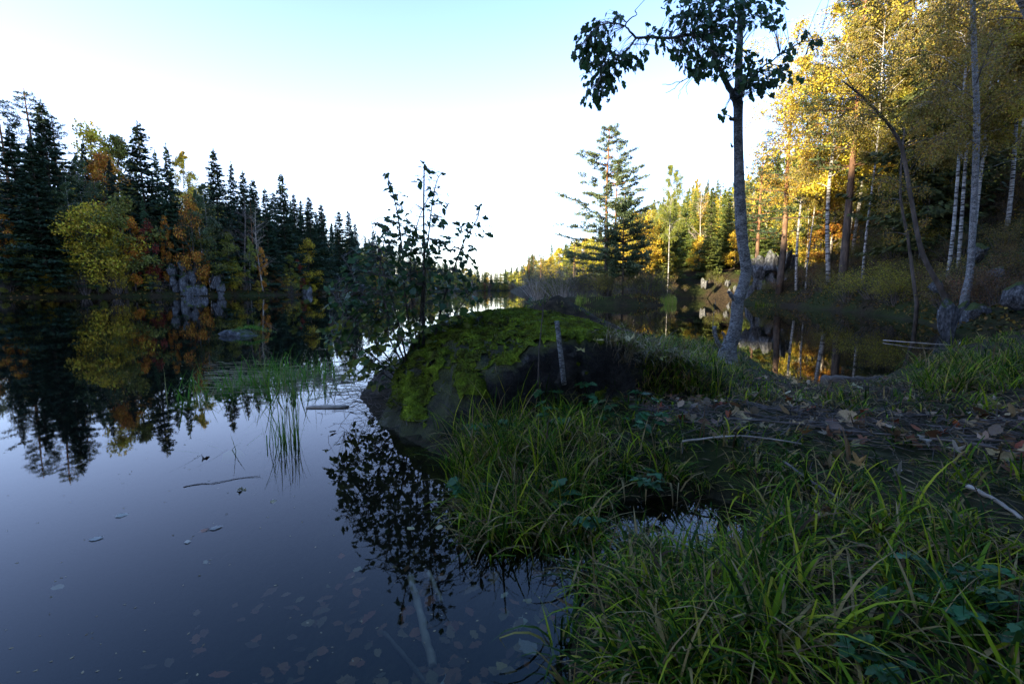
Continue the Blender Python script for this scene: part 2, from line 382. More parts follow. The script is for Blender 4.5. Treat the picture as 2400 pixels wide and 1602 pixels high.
# ------------------------------------------------------------------ rocks and the mossy boulder
def ico(sub):
    bm = bmesh.new(); bmesh.ops.create_icosphere(bm, subdivisions=sub, radius=1)
    V = np.array([v.co[:] for v in bm.verts]); T = np.array([[v.index for v in f.verts] for f in bm.faces]); bm.free(); return V, T
IC5 = ico(6); IC4 = ico(4); IC3 = ico(3)
def radial(dirs, ell, planes, k=14):
    e = 1/np.sqrt(((dirs/np.array(ell))**2).sum(1)); terms = [np.exp(-k*e)]
    for nrm, dist in planes:
        nrm = np.array(nrm, float); nrm /= np.linalg.norm(nrm)
        c = dirs@nrm; r = np.where(c > .05, dist/np.maximum(c, .05), 50); terms.append(np.exp(-k*np.minimum(r, 50)))
    return -np.log(sum(terms)+1e-30)/k
def rock_mesh(name, seed, mat, ell=(1, .8, .75), nplanes=12, base=IC4, rough=.09):
    r = np.random.default_rng(seed); V, T = base
    pl = []
    for _ in range(nplanes):
        v = r.normal(size=3); v /= np.linalg.norm(v); s = np.sqrt(((v*np.array(ell))**2).sum()); pl.append((v, s*r.uniform(.42, .86)))
    R = radial(V, ell, pl, 60)*(1+rough*1.5*noise3(V, 2.2, seed)+rough*noise3(V, 6.5, seed+5)+rough*.6*noise3(V, 15, seed+8))
    g = Geo(); g.add(V*R[:, None], None, T); return g.mesh(name, mat)

BC = np.array([.33, 4.62, .1])
def boulder_pts(V, off=0.):
    pl = [((.338, -.941, -.10), .86), ((-.62, -.53, .58), 1.2), ((-.35, -.3, .89), .93), ((-.95, -.1, .35), 1.42), ((.1, .9, .4), 1.05), ((.85, .1, .65), 1.5), ((.31, 0, .95), .80), ((-.08, -.1, 1.), .80)]
    R = radial(V, (2.1, 1.9, .95), pl, 13)
    R = R*(1+.06*noise3(V, 1.6, 3)+.085*noise3(V, 4.2, 9)+.05*noise3(V, 10, 12)+.02*noise3(V, 26, 14)) - .05*np.exp(-(noise3(V, 3.1, 44, 2)/.03)**2) + off
    return BC+V*R[:, None]
bt = thing('boulder', 'large rounded boulder cloaked in green moss at the water edge', 'boulder', tuple(BC))
V, T = IC5; P = boulder_pts(V)
g = Geo(); g.add(P-BC, None, T); obj('stone', g.mesh('stone', M['boulder'], True), bt)
from mathutils.bvhtree import BVHTree
BVH = BVHTree.FromPolygons([tuple(v) for v in P], [tuple(int(k) for k in t_) for t_ in T])
def on_boulder(u, v):
    d_ = Vector(ray(u, v)).normalized(); h_, n_, i_, l_ = BVH.ray_cast(Vector(CAMP), d_)
    return (None, None) if h_ is None else (np.array(h_), np.array(n_))
# moss: cushions grown on the upper faces, plus many tiny shoots
fn = np.cross(P[T[:, 1]]-P[T[:, 0]], P[T[:, 2]]-P[T[:, 0]]); ar = np.linalg.norm(fn, axis=1)/2; fn /= (2*ar[:, None]+1e-12)
cen = P[T].mean(1)
face_cut = (fn@np.array([.338, -.941, -.10])/np.linalg.norm([.338, -.941, -.10])) > .72+1.1*noise3(cen, 5, 55)
mask_v = noise3(cen, 2.1, 77, 4)*1.1 + noise3(cen, 9, 78)*.5 + fn[:, 2]*.55 - .20 + .35*noise3(cen, 20, 79) + .25*sstep(.2, .7, cen[:, 2])
mossy = (mask_v > 0) & (~face_cut) & (cen[:, 2] > .13+.12*noise3(cen, 4, 90)) & (cen[:, 0] < 1.75)
NV = np.zeros_like(P); 
for c in range(3): np.add.at(NV, T[:, c], fn)
NV /= np.linalg.norm(NV, axis=1, keepdims=True)
lump = .014+.045*np.clip(noise3(P, 10, 81)+.3, 0, 2)+.022*noise3(P, 26, 83)
# fade cushion height to below the stone at its border
mv = np.zeros(len(P)); cnt = np.zeros(len(P))
for c in range(3):
    np.add.at(mv, T[:, c], mossy.astype(float)); np.add.at(cnt, T[:, c], 1)
mv /= cnt
PM = P + NV*(lump*np.clip(mv*1.6-.4, -.3, 1))[:, None]
TM = T[mossy]; us, inv = np.unique(TM, return_inverse=True)
g = Geo(); g.add(PM[us]-BC, None, inv.reshape(-1, 3))
moss = obj('moss', g.mesh('moss', M['moss'], True), bt); moss['kind'] = 'stuff'
pf = ar*(mossy+.3*((mask_v > -.28) & (~face_cut) & (cen[:, 2] > .12))); pf = pf/pf.sum(); vis = cen[:, 1] < 5.3; pf = pf*vis; pf /= pf.sum()
idx = rng.choice(len(T), 60000, p=pf); w = rng.dirichlet((1, 1, 1), len(idx))
pp = (PM[T[idx]]*w[:, :, None]).sum(1); dd = fn[idx]*.8+unit(len(idx))*.7+np.array([0, 0, .25])
g = Geo(); g.leaves(pp-BC-fn[idx]*.003, dd, unit(len(idx)), rng.uniform(.010, .024, len(idx)), rng.uniform(.004, .009, len(idx)))
ms = obj('moss_shoots', g.mesh('moss_shoots', M['moss']), bt); ms['kind'] = 'stuff'

ROCKS = [rock_mesh('rock', 100+k, M['rock'], e, 20) for k, e in enumerate([(1.2, 1., 1.1), (1., .9, 1.5), (1.4, 1., .8), (.9, .8, 1.3), (1.1, 1., 1.2), (1.3, .9, 1.)])]
def put_rock(x, y, z, s, label, group, rz=None, tilt=.15, name='rock', mesh=None):
    r = obj(name, mesh or random.choice(ROCKS)); r.location = (x, y, z); r.scale = s if not np.isscalar(s) else (s, s, s)
    r.rotation_euler = (random.uniform(-tilt, tilt), random.uniform(-tilt, tilt), random.uniform(0, 6.28) if rz is None else rz)
    return tag(r, label, 'rock', group)
def cliff(u0, u1, depth0, depth1, vtop, vbase, cnt, size, label, group):
    for k in range(cnt):
        f = random.random(); u = u0+(u1-u0)*f; dep = depth0+(depth1-depth0)*f
        v = random.uniform(vtop, vbase)
        p = at(u, v, dep + (vbase-v)*.05*random.random())
        s = size*random.uniform(.6, 1.25)
        put_rock(p[0], p[1]+s*.55, p[2], (s*random.uniform(.5, .9), s*.8, s*random.uniform(.9, 1.8)), label, group, rz=random.uniform(-.6, .6))
cliff(385, 515, 70.4, 75, 618, 690, 46, 1.3, 'grey fractured rock of the low cliff rising from the lake under birches', 'rocks of the cliff across the lake')
cliff(-20, 40, 59.5, 61.5, 672, 692, 4, .9, 'shadowed grey rock at the foot of the tall dark conifers', 'rocks under the conifers')
cliff(700, 850, 90, 118, 655, 684, 9, 1.8, 'low grey rock along the far waterline behind the leafy sapling', 'far waterline rocks')
cliff(1755, 1860, 37.5, 34, 605, 700, 34, .75, 'grey rock of the steep cliff above the small grassy ledge', 'rocks of the cliff by the cove')
cliff(1600, 1740, 57, 52, 655, 697, 7, .5, 'grey waterside rock at the back of the cove', 'rocks at the back of the cove')
cliff(1910, 2120, 31, 21, 668, 700, 9, .45, 'mossy grey rock among undergrowth below the birch trunks', 'rocks below the birches')
for (u, v, dep, s, lab) in [(2232, 742, 11.6, (.3, .3, .66), 'tall pale lichen covered rock standing upright at the water edge'),
                            (2275, 728, 12.2, (.24, .25, .38), 'small pale rock leaning beside the upright lichen covered rock'),
                            (2300, 740, 12.0, (.36, .34, .42), 'dull grey rock half sunk in moss on the bank'),
                            (2398, 690, 11.0, (.3, .3, .5), 'large lichen spotted rock on the steep bank under birches'),
                            (2205, 672, 14.5, (.28, .3, .3), 'pale rock wedged behind the leaning grey trunk'),
                            (2350, 640, 13.5, (.3, .3, .28), 'mossy pale rock above the white footed trunk'),
                            (2300, 590, 15.8, (.4, .35, .45), 'grey rock face behind the smooth grey trunk')]:
    p = at(u, v, dep); put_rock(p[0], p[1]+.15, p[2], s, lab, None, tilt=.1)
# islet rock with a tuft of grass
ISL = gp(545, 788)
isl = rock_mesh('islet', 325, M['rock_wet'], (1.0, .5, .2), 16, rough=.2)
put_rock(ISL[0], ISL[1]+.3, .0, (.85, .8, .75), 'low dark wet rock islet with a thin grassy top in open water', None, rz=.12, tilt=.02, name='islet_rock', mesh=isl)

# ------------------------------------------------------------------ tree prototypes (trunk mesh, crown mesh)
def spruce(seed, h=18., R=2.6, tips=1.):
    global rng
    rng = np.random.default_rng(seed)
    tk = Geo(); z = np.linspace(0, h, 14); wob = .05*h*.02
    P = np.stack([wob*np.sin(z*.7+seed), wob*np.cos(z*.5), z], 1); tk.tube(P, .011*h*(1-z/h*.96)+.01, 7)
    cr = Geo(); zz = .06*h
    while zz < h*.985:
        f = zz/h; rad = R*min(1., (1-f)**.85*1.05)*rng.uniform(.8, 1.12)+.1; nb = rng.integers(6, 9)
        for a in rng.uniform(0, 6.28)+np.arange(nb)*6.28/nb+rng.normal(0, .2, nb):
            L = rad*rng.uniform(.45, 1.25)*(.75+.5*(vnoise(np.array([a*1.2]), np.array([zz*.35]), seed)[0]+.5)); droop = rng.uniform(.18, .5)*(1-f*.6); m = max(8, int(26*L/1.6+6))
            t = np.sort(rng.uniform(.08, 1, m)); out = np.array([math.cos(a), math.sin(a), 0]); side = np.array([-out[1], out[0], 0])
            z0 = zz + rng.normal(0, .010*h) + L*(-droop*t + .22*t**2*(1.2 if f < .7 else .6) + .25*max(0, f-.6)*2*t)
            wdt = .30*L*(1-t*.75)
            sd_ = rng.uniform(-1, 1, m)
            pos = out*(L*t)[:, None]+side*(wdt*sd_)[:, None]; pos[:, 2] += z0 - rng.uniform(0, .12, m)
            D = out[None]*.75+side[None]*sd_[:, None]*.8+rng.normal(0, .18, (m, 3)); D[:, 2] -= rng.uniform(.1, .65, m)
            cr.leaves(pos, D, np.array([[0, 0, 1.]])+rng.normal(0, .45, (m, 3)), rng.uniform(.3, .6, m)*(.6+.4*(1-f)), rng.uniform(.15, .3, m))
            if f < .9:
                tk.tube([(0, 0, zz), tuple(out*L*.55+np.array([0, 0, zz-droop*L*.5]))], [.02, .008], 3, False)
        zz += .021*h*rng.uniform(.8, 1.2)
    m = 60; pos = np.zeros((m, 3)); pos[:, 2] = rng.uniform(h*.95, h*1.01, m); D = unit(m)*.8; D[:, 2] += .6
    cr.leaves(pos, D, unit(m), .22, .07)
    return tk.mesh('spruce_trunk', M['bark_dark'], True), cr.mesh('spruce_crown', M['needle'])

def pine(seed, h=13., R=3., bare=.3, dens=1., second=None, el=.24, sparse_top=1.):
    """Scots pine: bare lower trunk, flat tiers of boughs that carry needle tufts."""
    global rng
    rng = np.random.default_rng(seed)
    tk = Geo(); cr = Geo()
    stems = [(0, 0, h)] + ([second] if second else [])
    for (sx, sy, sh) in stems:
        z = np.linspace(0, sh, 16); wx = .05*np.sin(z*.6+seed+sx)
        P = np.stack([sx*(.45+.55*np.minimum(1, z/3))+wx, sy+0*z, z], 1); tk.tube(P, .0135*sh*(1-z/sh*.93)+.012, 8)
        zz = bare*sh; tierw = 1.
        while zz < sh*.97:
            f = (zz/sh-bare)/(1-bare); prof = min(.75+f*1.2, 1., ((1-f)*1.75)**.85)*tierw+.05
            nb = rng.integers(4, 6)
            for a in rng.uniform(0, 6.28)+np.arange(nb)*6.28/nb+rng.normal(0, .3, nb):
                L = R*prof*rng.uniform(.55, 1.15); out = np.array([math.cos(a), math.sin(a), 0]); side = np.array([-out[1], out[0], 0])
                tt = np.linspace(0, 1, 6); dr = rng.uniform(-.02, .22)*(1-f)
                bp = np.outer(tt*L, out); bp[:, 2] = zz+L*(-dr*tt+.16*tt**2+.35*f*tt); bp += np.array([sx, sy, 0]); bp[:, :2] += np.outer(np.sin(tt*4)*.06*L, side[:2])*rng.normal()
                tk.tube(bp, np.linspace(.012+.016*L/R*1.5, .006, 6), 4, False)
                ns = max(3, int(7*L/R*2+2))
                for q in range(ns):
                    ts = rng.uniform(.3, 1.); b0 = np.array([np.interp(ts, tt, bp[:, c]) for c in range(3)])
                    sl = L*.33*(1.1-ts*.7)*rng.uniform(.5, 1.1); sg = rng.choice([-1, 1])
                    b1 = b0+out*sl*.7+side*sg*sl*rng.uniform(.3, 1)+np.array([0, 0, sl*rng.uniform(.0, .3)])
                    tk.tube([b0, b1], [.010, .005], 3, False)
                    m = int(rng.integers(12, 20)*dens)
                    tp = rng.uniform(.25, 1.05, m)[:, None]; pos = b0*(1-tp)+b1*tp+rng.normal(0, [.09, .09, .03], (m, 3))
                    D = (b1-b0)[None]/max(sl, .05)*.5+unit(m); D[:, 2] += .35
                    cr.leaves(pos, D, unit(m), rng.uniform(.14, el, m), rng.uniform(.035, .075, m))
            zz += sh*(.058 if f < .7 else .036)*rng.uniform(.8, 1.25); tierw = rng.uniform(.72, 1.1)
    return tk.mesh('pine_trunk', M['bark_pine'], True), cr.mesh('pine_crown', M['needle'])

def birch(seed, h=13., R=2., base=.22, nl=9000, ls=.075, bark='birch', lean=(0, 0), rtrunk=.0085, weep=.9):
    global rng
    rng = np.random.default_rng(seed)
    tk = Geo(); cr = Geo(); z = np.linspace(0, h, 16)
    P = np.stack([lean[0]*(z/h)**1.4*h+.12*np.sin(z*.5+seed), lean[1]*(z/h)*h+.1*np.cos(z*.6+seed*2), z], 1)
    tk.tube(P, rtrunk*h*(1-z/h*.92)+.008, 8)
    nb = 46; pts = []
    for k in range(nb):
        f = base+(1-base)*(k+rng.random())/nb*.98; f2 = (f-base)/(1-base)
        b0 = np.array([np.interp(f*h, z, P[:, c]) for c in range(3)])
        prof = (math.sin(min(1, f2*1.25+.22)*math.pi*.62) if f2 < .6 else (1-f2)*1.8+.14)
        L = R*prof*rng.uniform(.6, 1.2); a = rng.uniform(0, 6.28); out = np.array([math.cos(a), math.sin(a), 0])
        tt = np.linspace(0, 1, 6); bp = b0+np.outer(L*tt, out); bp[:, 2] += L*(.95*tt-.62*tt**2)
        tk.tube(bp, np.linspace(.018*h/13, .004, 6), 4, False)
        for q in range(7):
            ts = rng.uniform(.25, 1); c0 = np.array([np.interp(ts, tt, bp[:, c]) for c in range(3)])
            c1 = c0+out*rng.uniform(0, .3)*L+rng.normal(0, .22*L, 3)*np.array([1, 1, .4]); c1[2] -= rng.uniform(.0, .45)*weep*L
            tk.tube([c0, (c0+c1)/2+np.array([0, 0, .05*L]), c1], [.007, .005, .003], 3, False)
            pts.append((c0, c1))
        pts.append((b0+out*.2*L, bp[-1]))
    per = nl//len(pts)
    for c0, c1 in pts:
        m = per; tp = rng.beta(1.6, 1.1, m)[:, None]; l = np.linalg.norm(c1-c0)
        pos = c0*(1-tp)+c1*tp+rng.normal(0, .05+.05*l, (m, 3)); pos[:, 2] -= np.abs(rng.normal(0, .12*weep, m))
        cr.leaves(pos, hang(m, .7), unit(m), rng.uniform(.7, 1.25, m)*ls, rng.uniform(.6, .85, m)*ls)
    return tk.mesh('birch_trunk', M['bark_'+bark], True), cr.mesh('birch_crown', M['leaf'])

def broad(seed, h=7., R=2.6, nl=5200, ls=.2, bark='dark', low=.12):
    """round leafy tree: forked limbs with clumps of leaves, gaps between the clumps"""
    global rng
    rng = np.random.default_rng(seed)
    tk = Geo(); cr = Geo()
    tk.tube([(0, 0, 0), (.1, 0, h*.3), (0, .1, h*.6), (.05, 0, h*.95)], [.018*h, .014*h, .008*h, .003*h], 6)
    nc = 34
    for k in range(nc):
        f = low+(1-low)*rng.random()**.8; a = rng.uniform(0, 6.28)
        prof = math.sin(min(math.pi, (f-low)/(1-low)*math.pi*.86+.42))**.7
        r = R*prof*rng.uniform(.35, 1.); c = np.array([r*math.cos(a), r*math.sin(a), f*h])
        s0 = np.array([0, 0, max(.05*h, f*h-r*.8)])
        tk.tube([s0, (s0+c)/2+np.array([0, 0, .08*r]), c], [.006*h, .004*h, .0015*h], 4, False)
        m = nl//nc; q = unit(m)*(rng.random(m)**.5)[:, None]*np.array([.30, .30, .20])*R*rng.uniform(.75, 1.3)
        cr.leaves(c+q, hang(m, .3), unit(m), rng.uniform(.6, 1.2, m)*ls, rng.uniform(.5, .8, m)*ls)
    return tk.mesh('leafy_trunk', M['bark_'+bark], True), cr.mesh('leafy_crown', M['leaf'])

def bare(seed, h=9., R=2., bark='twig', n=30, twigs=9):
    global rng
    rng = np.random.default_rng(seed)
    tk = Geo(); br = Geo(); z = np.linspace(0, h, 12); P = np.stack([.15*np.sin(z*.4+seed), .1*np.cos(z*.5), z], 1)
    tk.tube(P, .008*h*(1-z/h*.93)+.006, 6)
    for k in range(n):
        f = rng.uniform(.25, .97); b0 = np.array([np.interp(f*h, z, P[:, c]) for c in range(3)]); a = rng.uniform(0, 6.28)
        out = np.array([math.cos(a), math.sin(a), 0]); L = R*(1.15-f)*rng.uniform(.6, 1.2)
        b1 = b0+out*L+np.array([0, 0, L*.9]); bm_ = (b0+b1)/2+np.array([0, 0, -.08*L])
        br.tube([b0, bm_, b1], [.018, .012, .005], 4, False)
        for q in range(twigs):
            t0 = rng.uniform(.25, 1); c0 = b0*(1-t0)+b1*t0; c1 = c0+out*L*.3+rng.normal(0, .28*L, 3)+np.array([0, 0, .2*L])
            br.tube([c0, (c0+c1)/2+rng.normal(0, .03, 3), c1], [.008, .006, .003], 3, False)
    return tk.mesh('bare_trunk', M['bark_'+bark], True), br.mesh('bare_twigs', M['bark_'+bark])

def bush(seed, h=2., R=1.4, stems=26, nl=1800, ls=.07, bark='twig'):
    global rng
    rng = np.random.default_rng(seed)
    st = Geo(); cr = Geo()
    for k in range(stems):
        a = rng.uniform(0, 6.28); r = R*rng.random()**.6; hh = h*(1-.45*(r/R)**2)*rng.uniform(.7, 1.1)
        b0 = np.array([.25*r*math.cos(a), .25*r*math.sin(a), -.05]); b1 = np.array([r*math.cos(a), r*math.sin(a), hh]); mid = (b0+b1)/2+np.array([0, 0, .12*h])+rng.normal(0, .06*R, 3)
        bp = spline([b0, mid, b1], 6); st.tube(bp, np.linspace(.014*h/2, .003, 6), 4, False)
        for q in range(6):
            t0 = rng.uniform(.35, 1); c0 = np.array([np.interp(t0, np.linspace(0, 1, 6), bp[:, c]) for c in range(3)]); c1 = c0+rng.normal(0, .2*R, 3)+np.array([0, 0, .1*h])
            st.tube([c0, c1], [.005*h/2, .002], 3, False)
            if nl:
                m = max(1, nl//(stems*6)); tp = rng.random(m)[:, None]
                cr.leaves(c0*(1-tp)+c1*tp+rng.normal(0, .06*R, (m, 3)), hang(m, .3), unit(m), rng.uniform(.6, 1.2, m)*ls, rng.uniform(.5, .8, m)*ls)
    return st.mesh('bush_stems', M['bark_'+bark], True), (cr.mesh('bush_leaves', M['leaf']) if nl else None)

PROTO = {
 'spruce': [(spruce(11, 18, 3.6), 18.), (spruce(12, 18, 2.9), 18.), (spruce(13, 18, 4.2), 18.), (spruce(14, 18, 3.2), 18.), (spruce(15, 18, 3.8), 18.)],
 'pine': [(pine(21, 15, 3.0, .3, .8), 15.), (pine(22, 15, 2.6, .38, .8), 15.)],
 'birch_far': [(birch(31, 13, 2.4, .18, 10000, .15, rtrunk=.006), 13.), (birch(32, 13, 2.1, .22, 9000, .15, rtrunk=.006), 13.)],
 'birch': [(birch(41, 13, 2.9, .36, 26000, .085, rtrunk=.006), 13.), (birch(42, 13, 2.6, .42, 24000, .085, rtrunk=.0058), 13.), (birch(43, 13, 3.2, .32, 28000, .085, rtrunk=.006), 13.)],
 'birch_low': [(birch(45, 8, 2.2, .06, 26000, .07, rtrunk=.006), 8.), (birch(46, 8, 1.9, .1, 24000, .07, rtrunk=.006), 8.)],
 'broad': [(broad(51, 7, 2.5), 7.), (broad(52, 7, 2.0), 7.), (broad(53, 7, 3.0), 7.)],
 'bare': [(bare(61, 9, 2.), 9.), (bare(62, 9, 1.6, 'pale'), 9.)],
 'bush': [(bush(71, 2, 1.4, 26, 2600, .07), 2.), (bush(72, 2, 1.6, 30, 2800, .07), 2.)],
 'barebush': [(bush(75, 2, 1.5, 44, 0), 2.), (bush(76, 2, 1.7, 44, 0, bark='pale'), 2.)],
}
GREEN_S = (.022, .042, .018); GREEN_P = (.045, .07, .03); LIT_S = (.10, .12, .025)  # LIT_S is the spruce green with sunlight put into the colour
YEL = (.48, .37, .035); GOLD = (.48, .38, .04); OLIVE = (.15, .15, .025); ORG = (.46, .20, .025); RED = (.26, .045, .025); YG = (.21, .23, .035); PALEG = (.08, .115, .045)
NAMES = {'birch_low': ('birch_tree', 'trunk', 'crown', 'tree'), 'spruce': ('spruce_tree', 'trunk', 'crown', 'tree'), 'pine': ('pine_tree', 'trunk', 'crown', 'tree'), 'birch': ('birch_tree', 'trunk', 'crown', 'tree'), 'birch_far': ('birch_tree', 'trunk', 'crown', 'tree'),
         'broad': ('leafy_tree', 'trunk', 'crown', 'tree'), 'bare': ('bare_tree', 'trunk', 'branches', 'tree'), 'bush': ('bush', 'stems', 'foliage', 'bush'), 'barebush': ('bare_bush', 'stems', 'foliage', 'bush')}
PROTO['shrubby'] = PROTO['broad']; NAMES['shrubby'] = ('shrub', 'stems', 'foliage', 'shrub')
def jit(c, a=.18):
    k = random.uniform(1-a, 1+a); return tuple(max(0, min(1, v*k*random.uniform(1-a*.4, 1+a*.4))) for v in c)
def plant(kind, x, y, height, color, label, group=None, z=None, wide=1., var=None, sink=.1, rz=None):
    pr = PROTO[kind]; (tm, cm), h0 = pr[var % len(pr)] if var is not None else random.choice(pr)
    nm, pa, pb, cat = NAMES[kind]; s = height/h0
    e = thing(nm, label, cat, (x, y, (h1(x, y) if z is None else z)-sink), random.uniform(0, 6.28) if rz is None else rz, (s*wide, s*wide, s), group)
    obj(pa, tm, e)
    if cm is not None:
        c_ = obj(pb, cm, e, color=color)
        if kind == 'bare': c_['kind'] = 'stuff'
    return e
def plant_px(kind, u, vtop, depth, color, label, group=None, wide=1., var=None, base=None, rz=None):
    p = at(u, vtop, depth); z0 = h1(p[0], p[1]) if base is None else at(u, base, depth)[2]
    while shore_d([p[0]], [p[1]])[0] < .8 and depth < 400:
        depth += .7; p = at(u, vtop, depth); z0 = h1(p[0], p[1])
    z0 = max(z0, .05)
    return plant(kind, p[0], p[1], max(.5, p[2]-z0), color, label, group, z0, wide, var, rz=rz)
# ------------------------------------------------------------------ forest across the lake
def proj(x, y, z):
    p = np.array([x, y, z])-CAMP; f = p@FWD; return 1200+F*p[0]/f, 801-F*(p@UP)/f
A_ = 'across the lake'
left = [ # kind, u, vtop, depth, colour, wide, variant, label
 ('pine', 57, 204, 74, GREEN_P, 1.1, 0, 'tallest dark pine with sparse flat boughs across the lake'),
 ('pine', -8, 222, 70, GREEN_P, 1.1, 1, 'dark pine standing beside the tallest pine across the lake'),
 ('spruce', 94, 236, 70, GREEN_S, 1.1, 0, 'very dark tall spruce in front of the tallest pine'),
 ('pine', 118, 262, 75, GREEN_P, 1.0, 1, 'dark bushy pine leaning out beside the very dark spruce'),
 ('spruce', 20, 300, 64, GREEN_S, 1.2, 2, 'black shaded spruce at the lake edge beneath the two tall pines'),
 ('spruce', 70, 330, 63, GREEN_S, 1.2, 0, 'broad black spruce low on the slope beneath the very dark spruce'),
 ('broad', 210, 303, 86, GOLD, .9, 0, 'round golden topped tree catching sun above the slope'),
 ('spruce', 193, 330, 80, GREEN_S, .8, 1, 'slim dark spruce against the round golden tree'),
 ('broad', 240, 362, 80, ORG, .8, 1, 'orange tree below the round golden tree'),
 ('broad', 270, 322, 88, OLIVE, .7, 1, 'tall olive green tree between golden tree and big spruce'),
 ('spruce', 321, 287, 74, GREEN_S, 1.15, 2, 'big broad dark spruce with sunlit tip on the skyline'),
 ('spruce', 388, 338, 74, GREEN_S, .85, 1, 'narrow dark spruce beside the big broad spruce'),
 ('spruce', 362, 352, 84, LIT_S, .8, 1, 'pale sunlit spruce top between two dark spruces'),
 ('birch_far', 425, 347, 90, YEL, 1.0, 0, 'pale yellow sunlit birch on the skyline'),
 ('spruce', 499, 351, 78, GREEN_S, 1.0, 0, 'pointed dark spruce standing right behind the paired white birches'),
 ('spruce', 541, 380, 88, GREEN_S, .8, 1, 'slender spruce with yellow sunlit tip on the skyline'),
 ('birch_far', 153, 418, 66, PALEG, .9, 1, 'pale green birch with thin trunk in the dark stand'),
 ('birch_far', 180, 358, 74, PALEG, .9, 0, 'grey green birch beneath the golden tree'),
 ('birch_far', 474, 424, 67, PALEG, .8, 1, 'pale green birch with bright white leaning trunk above the cliff'),
 ('birch_far', 460, 440, 67, PALEG, .7, 0, 'thin pale birch paired with the leaning white trunk'),
 ('bare', 566, 455, 68, None, 1.3, 0, 'leafless grey tree with fine twigs above the yellow birch'),
 ('bare', 600, 490, 70, None, 1.2, 1, 'pale leafless tree beside the grey leafless tree'),
 ('broad', 214, 478, 63, YEL, 1.0, 2, 'wide dull yellow tree in the middle of the shaded slope'),
 ('broad', 275, 466, 66, OLIVE, 1.0, 0, 'olive yellow tree with rounded top behind the yellow birch'),
 ('birch_far', 258, 482, 62, YEL, .9, 0, 'yellow birch with thin pale trunk at the lake edge'),
 ('broad', 302, 508, 62, ORG, .6, 1, 'bright orange tree beside the red tree'),
 ('broad', 342, 522, 62, RED, .5, 0, 'dark red autumn tree on the shaded slope'),
 ('broad', 383, 508, 63, ORG, .35, 1, 'narrow orange tree right of the red tree'),
 ('broad', 268, 570, 60, YEL, .8, 2, 'bright yellow shrub tree spreading over the water edge'),
 ('broad', 303, 597, 60, YEL, .55, 1, 'yellow green tree leaning to the water beside the yellow shrub tree'),
 ('broad', 157, 606, 59, YG, .9, 2, 'low yellow green tree near the waterline under the dark stand'),
 ('spruce', 333, 462, 67, (.05, .09, .04), .7, 1, 'small light green spruce above the red tree'),
 ('pine', 423, 500, 65, GREEN_P, .9, 0, 'small blue green pine above the rock cliff'),
 ('broad', 500, 530, 68, OLIVE, .9, 0, 'olive leafy tree right of the rock cliff'),
 ('broad', 530, 545, 70, YG, .8, 1, 'yellow green leafy tree behind the leaning lakeside birch'),
 ('birch_far', 580, 548, 69, YG, .9, 1, 'yellow green lakeside birch with pale leaning stem'),
 ('broad', 545, 610, 67, YEL, .7, 2, 'low yellow tree at the waterline right of the cliff'),
 ('spruce', 637, 532, 74, (.02, .05, .03), .75, 1, 'slim dark spruce growing right down at the water'),
 ('broad', 678, 598, 78, YG, .8, 1, 'yellow green tree beside the small red tree'),
 ('broad', 697, 608, 82, RED, .55, 0, 'small red tree near the waterline'),
 ('broad', 720, 565, 84, YEL, .8, 0, 'yellow tree on the slope behind the small red tree'),
 ('broad', 765, 638, 94, RED, .4, 1, 'tiny red shrub tree by the far waterline'),
 ('broad', 752, 650, 94, YEL, .7, 2, 'low yellow shrub tree by the far waterline'),
 ('broad', 610, 580, 71, ORG, .5, 1, 'rusty orange tree beside the lakeside birch'),
 ('broad', 445, 470, 74, ORG, .5, 0, 'orange tree behind the paired white birches'),
 ('broad', 50, 560, 59, OLIVE, .9, 0, 'dull olive tree in deep shade under black spruces'),
 ('broad', 100, 620, 58, OLIVE, 1., 2, 'low dark olive tree overhanging the water in deep shade'),
 ('broad', 0, 500, 62, ORG, .8, 1, 'dim orange tree among the black spruces'),
]
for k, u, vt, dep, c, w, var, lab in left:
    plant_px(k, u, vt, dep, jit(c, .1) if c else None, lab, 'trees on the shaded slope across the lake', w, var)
for u, v, d_ in [(568, 402, 85), (593, 420, 88), (659, 407, 92), (688, 455, 96), (723, 462, 98), (752, 478, 102), (793, 493, 112), (816, 493, 116), (832, 522, 122), (873, 540, 135), (620, 440, 84), (640, 450, 98)]:
    plant_px('spruce', u, v, d_, jit(GREEN_S), 'dark pointed spruce in the row along the descending skyline', 'spruces of the descending skyline', random.uniform(.85, 1.3), None)
SKY_L = np.array([(-400, 190), (0, 240), (100, 270), (160, 325), (200, 335), (300, 345), (400, 375), (450, 385), (550, 410), (650, 432), (720, 470), (800, 512), (860, 552), (950, 590), (1050, 608), (1145, 638)])
SKY_R = np.array([(1135, 645), (1160, 630), (1207, 600), (1234, 585), (1310, 566), (1400, 540), (1500, 485), (1560, 445), (1620, 415), (1700, 402), (1790, 350), (1860, 230), (1920, 110), (2000, 0), (2700, -400)])
